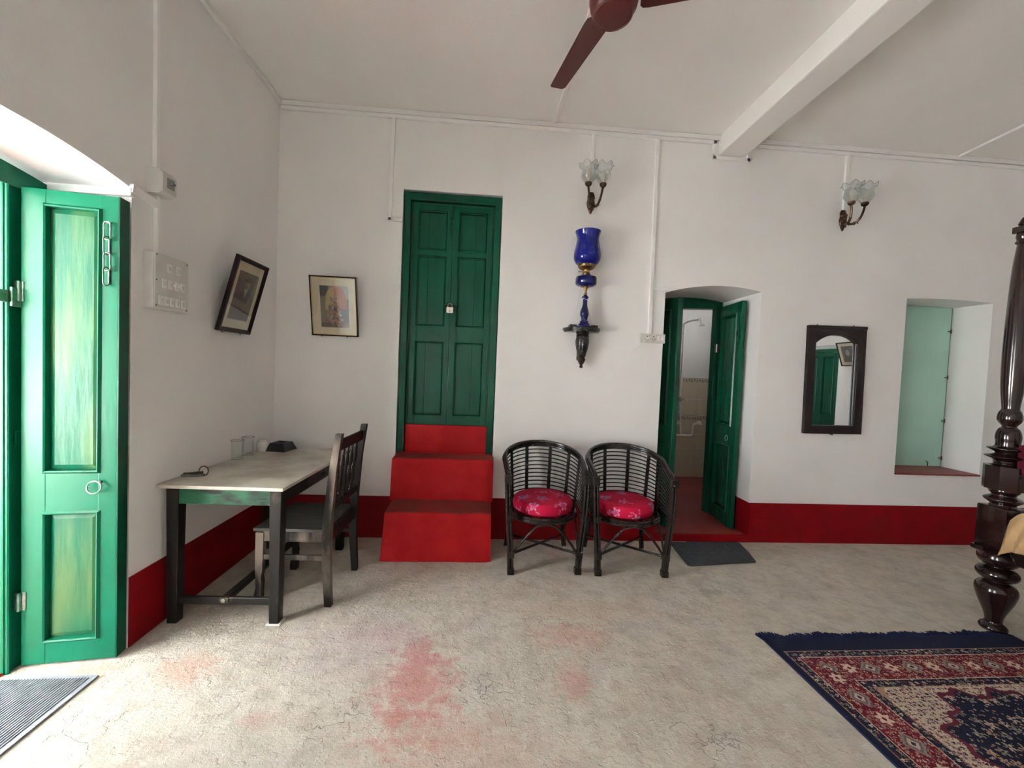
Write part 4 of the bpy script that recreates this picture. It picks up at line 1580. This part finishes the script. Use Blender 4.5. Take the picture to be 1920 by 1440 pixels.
def post():
    mb = B()
    mb.lathe(sp_([(.040, 0), (.056, .004), (.060, .018), (.052, .032), (.037, .048), (.040, .08), (.053, .12), (.072, .17), (.085, .215), (.088, .240), (.080, .265), (.062, .283), (.045, .290), (.05, .297),
              (.072, .305), (.086, .322), (.088, .340), (.076, .360), (.048, .372), (.044, .378), (.068, .388), (.084, .408), (.087, .432), (.078, .458), (.056, .472), (.055, .49)]), 32)
    mb.box((-.072, -.072, .49), (.072, .072, .73), .012)
    mb.lathe(sp_([(.058, .73), (.052, .742), (.06, .75), (.078, .765), (.078, .775), (.052, .79), (.05, .80), (.062, .815), (.062, .83)]), 32)
    oc = [(.088 * cos(pi / 4 * k + pi / 8) * 1.02, .088 * sin(pi / 4 * k + pi / 8) * 1.02) for k in range(8)]
    mb.prism(oc, .83, .965, 'z')
    mb.lathe(sp_([(.07, .965), (.050, .975), (.052, .985), (.056, 1.0), (.086, 1.014), (.086, 1.022), (.050, 1.035), (.052, 1.045), (.078, 1.06), (.078, 1.068), (.05, 1.08), (.052, 1.13), (.048, 1.16), (.040, 1.18), (.030, 1.19), (.032, 1.20),
              (.048, 1.225), (.050, 1.25), (.045, 1.275), (.037, 1.29), (.036, 1.31), (.046, 1.42), (.050, 1.60), (.046, 1.85), (.038, 2.10), (.028, 2.22), (.027, 2.235), (.036, 2.245), (.030, 2.26), (.034, 2.28), (.030, 2.30)], 3), 32)
    mb.prism([(-.034, -.034), (.034, -.034), (.034, .034), (-.034, .034)], 2.30, 2.335, 'z')
    mb.lathe([(.02, 2.335), (.03, 2.35), (.018, 2.38), (.001, 2.40)], 20)
    return mb


p0 = post().build('post', BEDWOOD, bed, smooth=True)
BW, BL = 1.68, 1.98      # foot end runs along y at x = 0
for l_ in ((0, -BW, 0), (BL, 0, 0), (BL, -BW, 0)):
    copyto(p0, l_, bed)
for a, b in (((0, 0), (0, -BW)), ((BL, 0), (BL, -BW)), ((0, 0), (BL, 0)), ((0, -BW), (BL, -BW))):
    B().bar((a[0], a[1], 2.318), (b[0], b[1], 2.318), .035, .03, bev=.004).build('canopy_rail', BEDWOOD, bed)
for x in (0, BL):
    if x == 0:
        B().box((x - .025, -BW + .06, .835), (x + .025, -.06, .915), .008).build('end_rail', BEDWOOD, bed)
    B().box((x - .022, -BW + .06, .42), (x + .022, -.06, .56), .006).build('end_rail', BEDWOOD, bed)
    if x == 0:
        B().box((x - .020, -BW + .055, .93), (x + .020, -.055, 1.10), .02).build('padded_panel', REDPAD, bed)
for y in (0, -BW):
    B().box((.05, y - .022, .40), (BL - .05, y + .022, .50), .006).build('side_rail', BEDWOOD, bed)
ft = B()
ft.prism([(-.145, -.03), (-.15, .0), (-.145, .03), (.10, .05), (.10, -.05)], .478, .502, 'z')
ft.build('post_bracket', BEDWOOD, bed)
B().box((.03, -BW + .03, .50), (BL - .03, -.03, .66), .035).build('mattress', mat('mattress_ticking', (.55, .50, .42), .9, (.5, .46, .4), 10), bed)

# blanket draped over the mattress corner and side
def blanket():
    """folded cloth lying over the foot end: hangs outside the footboard, lies on the mattress"""
    mb = B()
    nu, nv = 70, 120
    vs, fs = [], []
    for j in range(nv + 1):
        v = j / nv
        y = -.092 - 1.45 * v
        for i in range(nu + 1):
            u = i / nu
            s_ = -.20 + .75 * u      # distance from the end of the bed (negative hangs down)
            fold = .013 * math.sin(y * 85 + s_ * 22 + 2.2 * math.sin(y * 9)) + .010 * noise.noise(Vector((s_ * 7, y * 7, 1)))
            if s_ < 0:
                k = -s_ / .20
                x = -.080 - .045 * math.sin(min(1, k * 1.6) * pi / 2) + fold * (.3 + k)
                z = .735 - .16 * k - .035 * (1 - math.cos(min(1, k * 2) * pi / 2)) + .015 * math.sin(y * 9)
            else:
                x = s_ * 1.15 - .085
                z = .735 - .058 * min(1, s_ / .25) + .010 * noise.noise(Vector((s_ * 5, y * 5, 0))) + .010 * math.sin(s_ * 38 + y * 30)
            e = max(0, 1 - v / .05)
            z -= .05 * e * e * (1 if s_ < .1 else .3)
            vs.append((x, y, z))
    for j in range(nv):
        for i in range(nu):
            a = j * (nu + 1) + i
            fs.append([a, a + 1, a + nu + 2, a + nu + 1])
    mb.add(vs, fs)
    return mb


bl = blanket().build('blanket', CLOTH, None, smooth=True, loc=(4.68, -1.18, 0))
sd = bl.modifiers.new('thickness', 'SOLIDIFY')
sd.thickness = .012
tag(bl, 'ochre cotton blanket draped over the foot end of the four-poster bed', 'blanket')

# ------------------------------------------------------------------ rug
def rug_img(Wm=1.50, Lm=1.48, c=.004):
    nx, ny = int(Wm / c), int(Lm / c)
    y, x = np.mgrid[0:ny, 0:nx]
    X_, Y_ = (x + .5) * c, (y + .5) * c       # Y_ from the far end
    fx = np.minimum(X_, Wm - X_)
    fy = np.minimum(Y_, Lm - Y_)
    rng = np.random.RandomState(5)
    navy, cream, red, tan, sage, maroon, lav = [np.array(lin(q)) for q in ((30, 33, 52), (186, 168, 150), (104, 26, 38), (146, 118, 98), (122, 120, 108), (88, 36, 50), (112, 94, 108))]
    img = np.zeros((ny, nx, 3)) + navy
    sx = np.abs(X_ - Wm / 2)
    sy = np.abs(Y_ - Lm / 2)

    def vor(scale, seed, ax=1., ay=1., sym=True):
        """distance to the nearest jittered grid point + a random id"""
        a = (sx if sym else X_) * scale * ax
        b = (sy if sym else Y_) * scale * ay
        ia, ib = np.floor(a).astype(int), np.floor(b).astype(int)
        best = np.full(a.shape, 9.)
        idd = np.zeros(a.shape)
        an = np.zeros(a.shape)
        for da in (-1, 0, 1):
            for db in (-1, 0, 1):
                ga, gb = ia + da, ib + db
                h1 = np.abs(np.sin((ga * 127.1 + gb * 311.7 + seed) * 1.0) * 43758.5453) % 1
                h2 = np.abs(np.sin((ga * 269.5 + gb * 183.3 + seed) * 1.0) * 24634.6345) % 1
                h3 = np.abs(np.sin((ga * 59.5 + gb * 83.3 + seed) * 1.0) * 14634.6345) % 1
                px, py = ga + .2 + .6 * h1 - a, gb + .2 + .6 * h2 - b
                d = np.hypot(px, py)
                m_ = d < best
                best = np.where(m_, d, best)
                idd = np.where(m_, h3, idd)
                an = np.where(m_, np.arctan2(py, px), an)
        return best, idd, an

    def sprinkle(mask, scale, seed, cols, r=.33, ax=1., ay=1.):
        d, i, a = vor(scale, seed, ax, ay)
        rad = r * (.7 + .3 * np.cos(5 * a + i * 6))
        for k, cc in enumerate(cols):
            m_ = mask & (d < rad) & (i * len(cols) >= k) & (i * len(cols) < k + 1)
            img[m_] = cc
        m_ = mask & (d < rad * .3)
        img[m_] = navy if seed % 2 else maroon

    e0x, e0y = .036, .095
    inside = (fx > e0x) & (fy > e0y)
    D = np.minimum(fx - e0x, fy - e0y)           # distance into the patterned field
    along = np.where(fx - e0x < fy - e0y, Y_, X_)

    def band(a, b):
        return inside & (D >= a) & (D < b)
    line = [(0, .005, tan), (.045, .050, cream), (.200, .205, cream), (.245, .250, tan)]
    g1, rb, g2, fld = band(.005, .045), band(.05, .20), band(.205, .245), inside & (D >= .25)
    for g, sd_ in ((g1, 3), (g2, 6)):
        img[g] = navy
        sprinkle(g, 46, sd_, [tan, cream, maroon, sage], .45)
    img[rb] = red
    sprinkle(rb, 50, 11, [cream * .8, tan, navy, cream * .7, lav], .42)
    sprinkle(rb, 80, 12, [cream * .8, tan, red, red, sage], .30)
    # rosettes and medallions along the red border
    per = .225
    ph = (along % per) / per
    dd = D - .125
    ds = (ph - .25) * per
    rr_ = np.hypot(ds, dd)
    a5 = np.arctan2(dd, ds)
    m_ = rb & (rr_ < .034 * (.8 + .2 * np.cos(6 * a5)))
    img[m_] = cream
    img[rb & (rr_ < .009)] = red
    ds = (ph - .75) * per
    q = np.abs(ds) / .055 + np.abs(dd) / .045
    img[rb & (q < 1)] = sage
    img[rb & (q < .75)] = lav * .8
    img[rb & (q < .5)] = cream * .85
    img[rb & (q < .22)] = navy
    for a, b, cc in line:
        img[band(a, b)] = cc
    # field
    img[fld] = navy * 1.3
    sprinkle(fld, 34, 21, [cream, tan, lav, cream * .8, maroon, tan], .46)
    sprinkle(fld, 60, 22, [cream * .8, navy, tan, lav], .30)
    th = np.arctan2(sy, sx)
    rel = np.hypot(sx / .46, sy / .43) + .06 * np.cos(8 * th) + .035 * np.cos(21 * th)
    pale = fld & (rel < 1.34)
    img[pale] = cream * .92
    sprinkle(pale, 46, 33, [maroon, lav, navy, maroon, lav], .42)
    sprinkle(pale, 75, 35, [lav, cream, maroon, tan], .28)
    img[fld & (rel > 1.31) & (rel < 1.37)] = tan
    img[fld & (rel > .82) & (rel < .87)] = maroon
    med = fld & (rel < .82)
    img[med] = navy * .9
    sprinkle(med, 17, 41, [sage, cream * .8, tan, navy, sage * .8], .36)
    sprinkle(med, 44, 44, [cream * .7, navy, sage * .8, tan], .30)
    core = fld & (rel < .30)
    img[core] = maroon
    sprinkle(core, 30, 51, [cream, tan, lav, navy], .42)
    img *= (.88 + .24 * rng.rand(ny, nx, 1))
    return np.clip(img, 0, 1)


rg = thing('patterned_rug', 'navy, red and cream floral rug with navy fringe beside the bed', 'rug', (3.205, -1.275, 0), (0, 0, R(.8)))
im = rug_img()
color_grid('rug_pile', 1.50, 1.48, im, RUGM, rg, ((0, -1.48, .0105), (1, 0, 0), (0, 1, 0)))
B().box((.0005, -1.4795, .001), (1.4995, -.0005, .0100), .0).build('backing', NAVY, rg)
fb = B()
random.seed(3)
for end in (0, 1):
    y0 = 0 if end == 0 else -1.48
    sg = 1 if end == 0 else -1
    x = 0
    while x < 1.5:
        w_ = random.uniform(.006, .012)
        cl = noise.noise(Vector((x * 9, end * 5, 0)))
        ln = .052 + .026 * cl + random.uniform(-.012, .010)
        lean = -.015 + .05 * noise.noise(Vector((x * 6, 3 + end, 0)))
        z0 = random.uniform(.003, .010)
        fb.add([(x, y0, .001), (x + w_, y0, .001), (x + w_, y0, z0 + .003), (x, y0, z0 + .003), (x + lean + w_ * .3, y0 + sg * ln, .001), (x + lean + w_ * .7, y0 + sg * ln, .004)],
               [(0, 1, 5, 4), (1, 2, 5), (2, 3, 4, 5), (3, 0, 4), (0, 3, 2, 1)])
        x += w_ * .55
f_ = fb.build('fringe', NAVY, rg)
f_['kind'] = 'stuff'

# ------------------------------------------------------------------ mats
m1 = thing('door_mat', 'flat charcoal carpet mat in front of the bathroom doorway', 'mat', (3.5, -.22, 0))
mb = B()
ol_ = [(-.245, .175), (-.235, .168), (-.12, .176), (-.10, .184), (.22, .186), (.34, .178), (.36, .165), (.30, -.03), (.285, -.155), (.27, -.162), (-.02, -.19), (-.27, -.225), (-.29, -.215)]
ol_ = [(-.24, .183), (-.1, .18), (-.08, .192), (.27, .196), (.36, .192), (.372, .175), (.335, 0), (.285, -.155), (.275, -.163), (0, -.195), (-.265, -.23), (-.285, -.22), (-.262, 0)]
mb.prism(ol_, .001, .009, 'z')
mb.build('mat_pile', GREYMAT, m1)
eb = B()
eb.tube([(a, b, .006) for a, b in ol_], .0045, 6, closed=True)
eb.build('bound_edge', mat('dark_binding', (.02, .02, .024), .8), m1)

m2 = thing('ribbed_door_mat', 'grey ribbed rubber mat at the open entrance door', 'mat', (.035, -1.485, 0), (0, 0, R(1.2)))
B().box((-.37, -.78, .001), (0, 0, .006), .002).build('mat_base', RUBBER, m2)
rb = B()
x = -.36
while x < -.028:
    rb.bar((x, -.76, .0075), (x, -.018, .0075), .0055, .005, bev=.0015)
    x += .0118
r__ = rb.build('ribs', RUBBER, m2)
r__['kind'] = 'stuff'
B().bar((-.009, -.775, .007), (-.009, -.004, .007), .018, .004).build('mat_border', RUBBER, m2)

# ------------------------------------------------------------------ shower on the bathroom wall
shw = thing('shower', 'white shower pipe and head with wall taps in the bathroom', 'shower', (4.27, 1.955, 0))
pp = B()
pp.tube([(.030, -.02, .63), (-.005, -.02, 1.1), (.0, -.02, 1.55), (.0, -.02, 2.07), (.0, -.02, 2.11), (.015, -.05, 2.13), (.05, -.12, 2.145), (.10, -.20, 2.15)], .012, 10)
pp.tube([(-.13, -.02, .625), (.17, -.02, .625), (.185, -.02, .635), (.19, -.02, .68), (.19, -.02, .74)], .013, 10)
for z in (.92, 1.0, 1.4, 1.98, 2.08):
    pp.lathe([(.016, 0), (.018, .01), (.016, .03)], 12, c=(.0, -.02, z))
pp.build('pipe', CERAMIC, shw, smooth=True)
hd = B()
Mh = Matrix.Rotation(R(-22), 4, 'X')
hd.lathe([(.012, .02), (.016, 0), (.016, -.025), (.026, -.058), (.035, -.075), (.035, -.082), (.001, -.083)], 24, M=Mh, c=(.115, -.225, 2.15))
hd.build('shower_head', CERAMIC, shw, smooth=True)
tp = B()
tp.tube([(.19, -.02, .74), (.19, -.05, .78), (.21, -.10, .80), (.25, -.13, .79)], .013, 8)
tp.lathe([(.01, 0), (.026, .004), (.026, .016), (.01, .02)], 12, c=(.23, -.10, .81))
tp.build('tap', CERAMIC, shw, smooth=True)
tp = B()
tp.tube([(-.08, -.02, .63), (-.085, -.06, .72), (-.07, -.10, .79), (-.05, -.13, .79)], .013, 8)
tp.lathe([(.01, 0), (.026, .004), (.026, .016), (.01, .02)], 12, c=(-.06, -.10, .81))
tp.build('tap', CERAMIC, shw, smooth=True)
vl = B()
vl.lathe([(.014, 0), (.024, .01), (.024, .05), (.014, .06)], 12, c=(-.002, -.02, 1.08))
vl.bar((.0, -.03, 1.115), (.05, -.04, 1.11), .016, .012)
vl.build('valve', STEEL, shw, smooth=True)
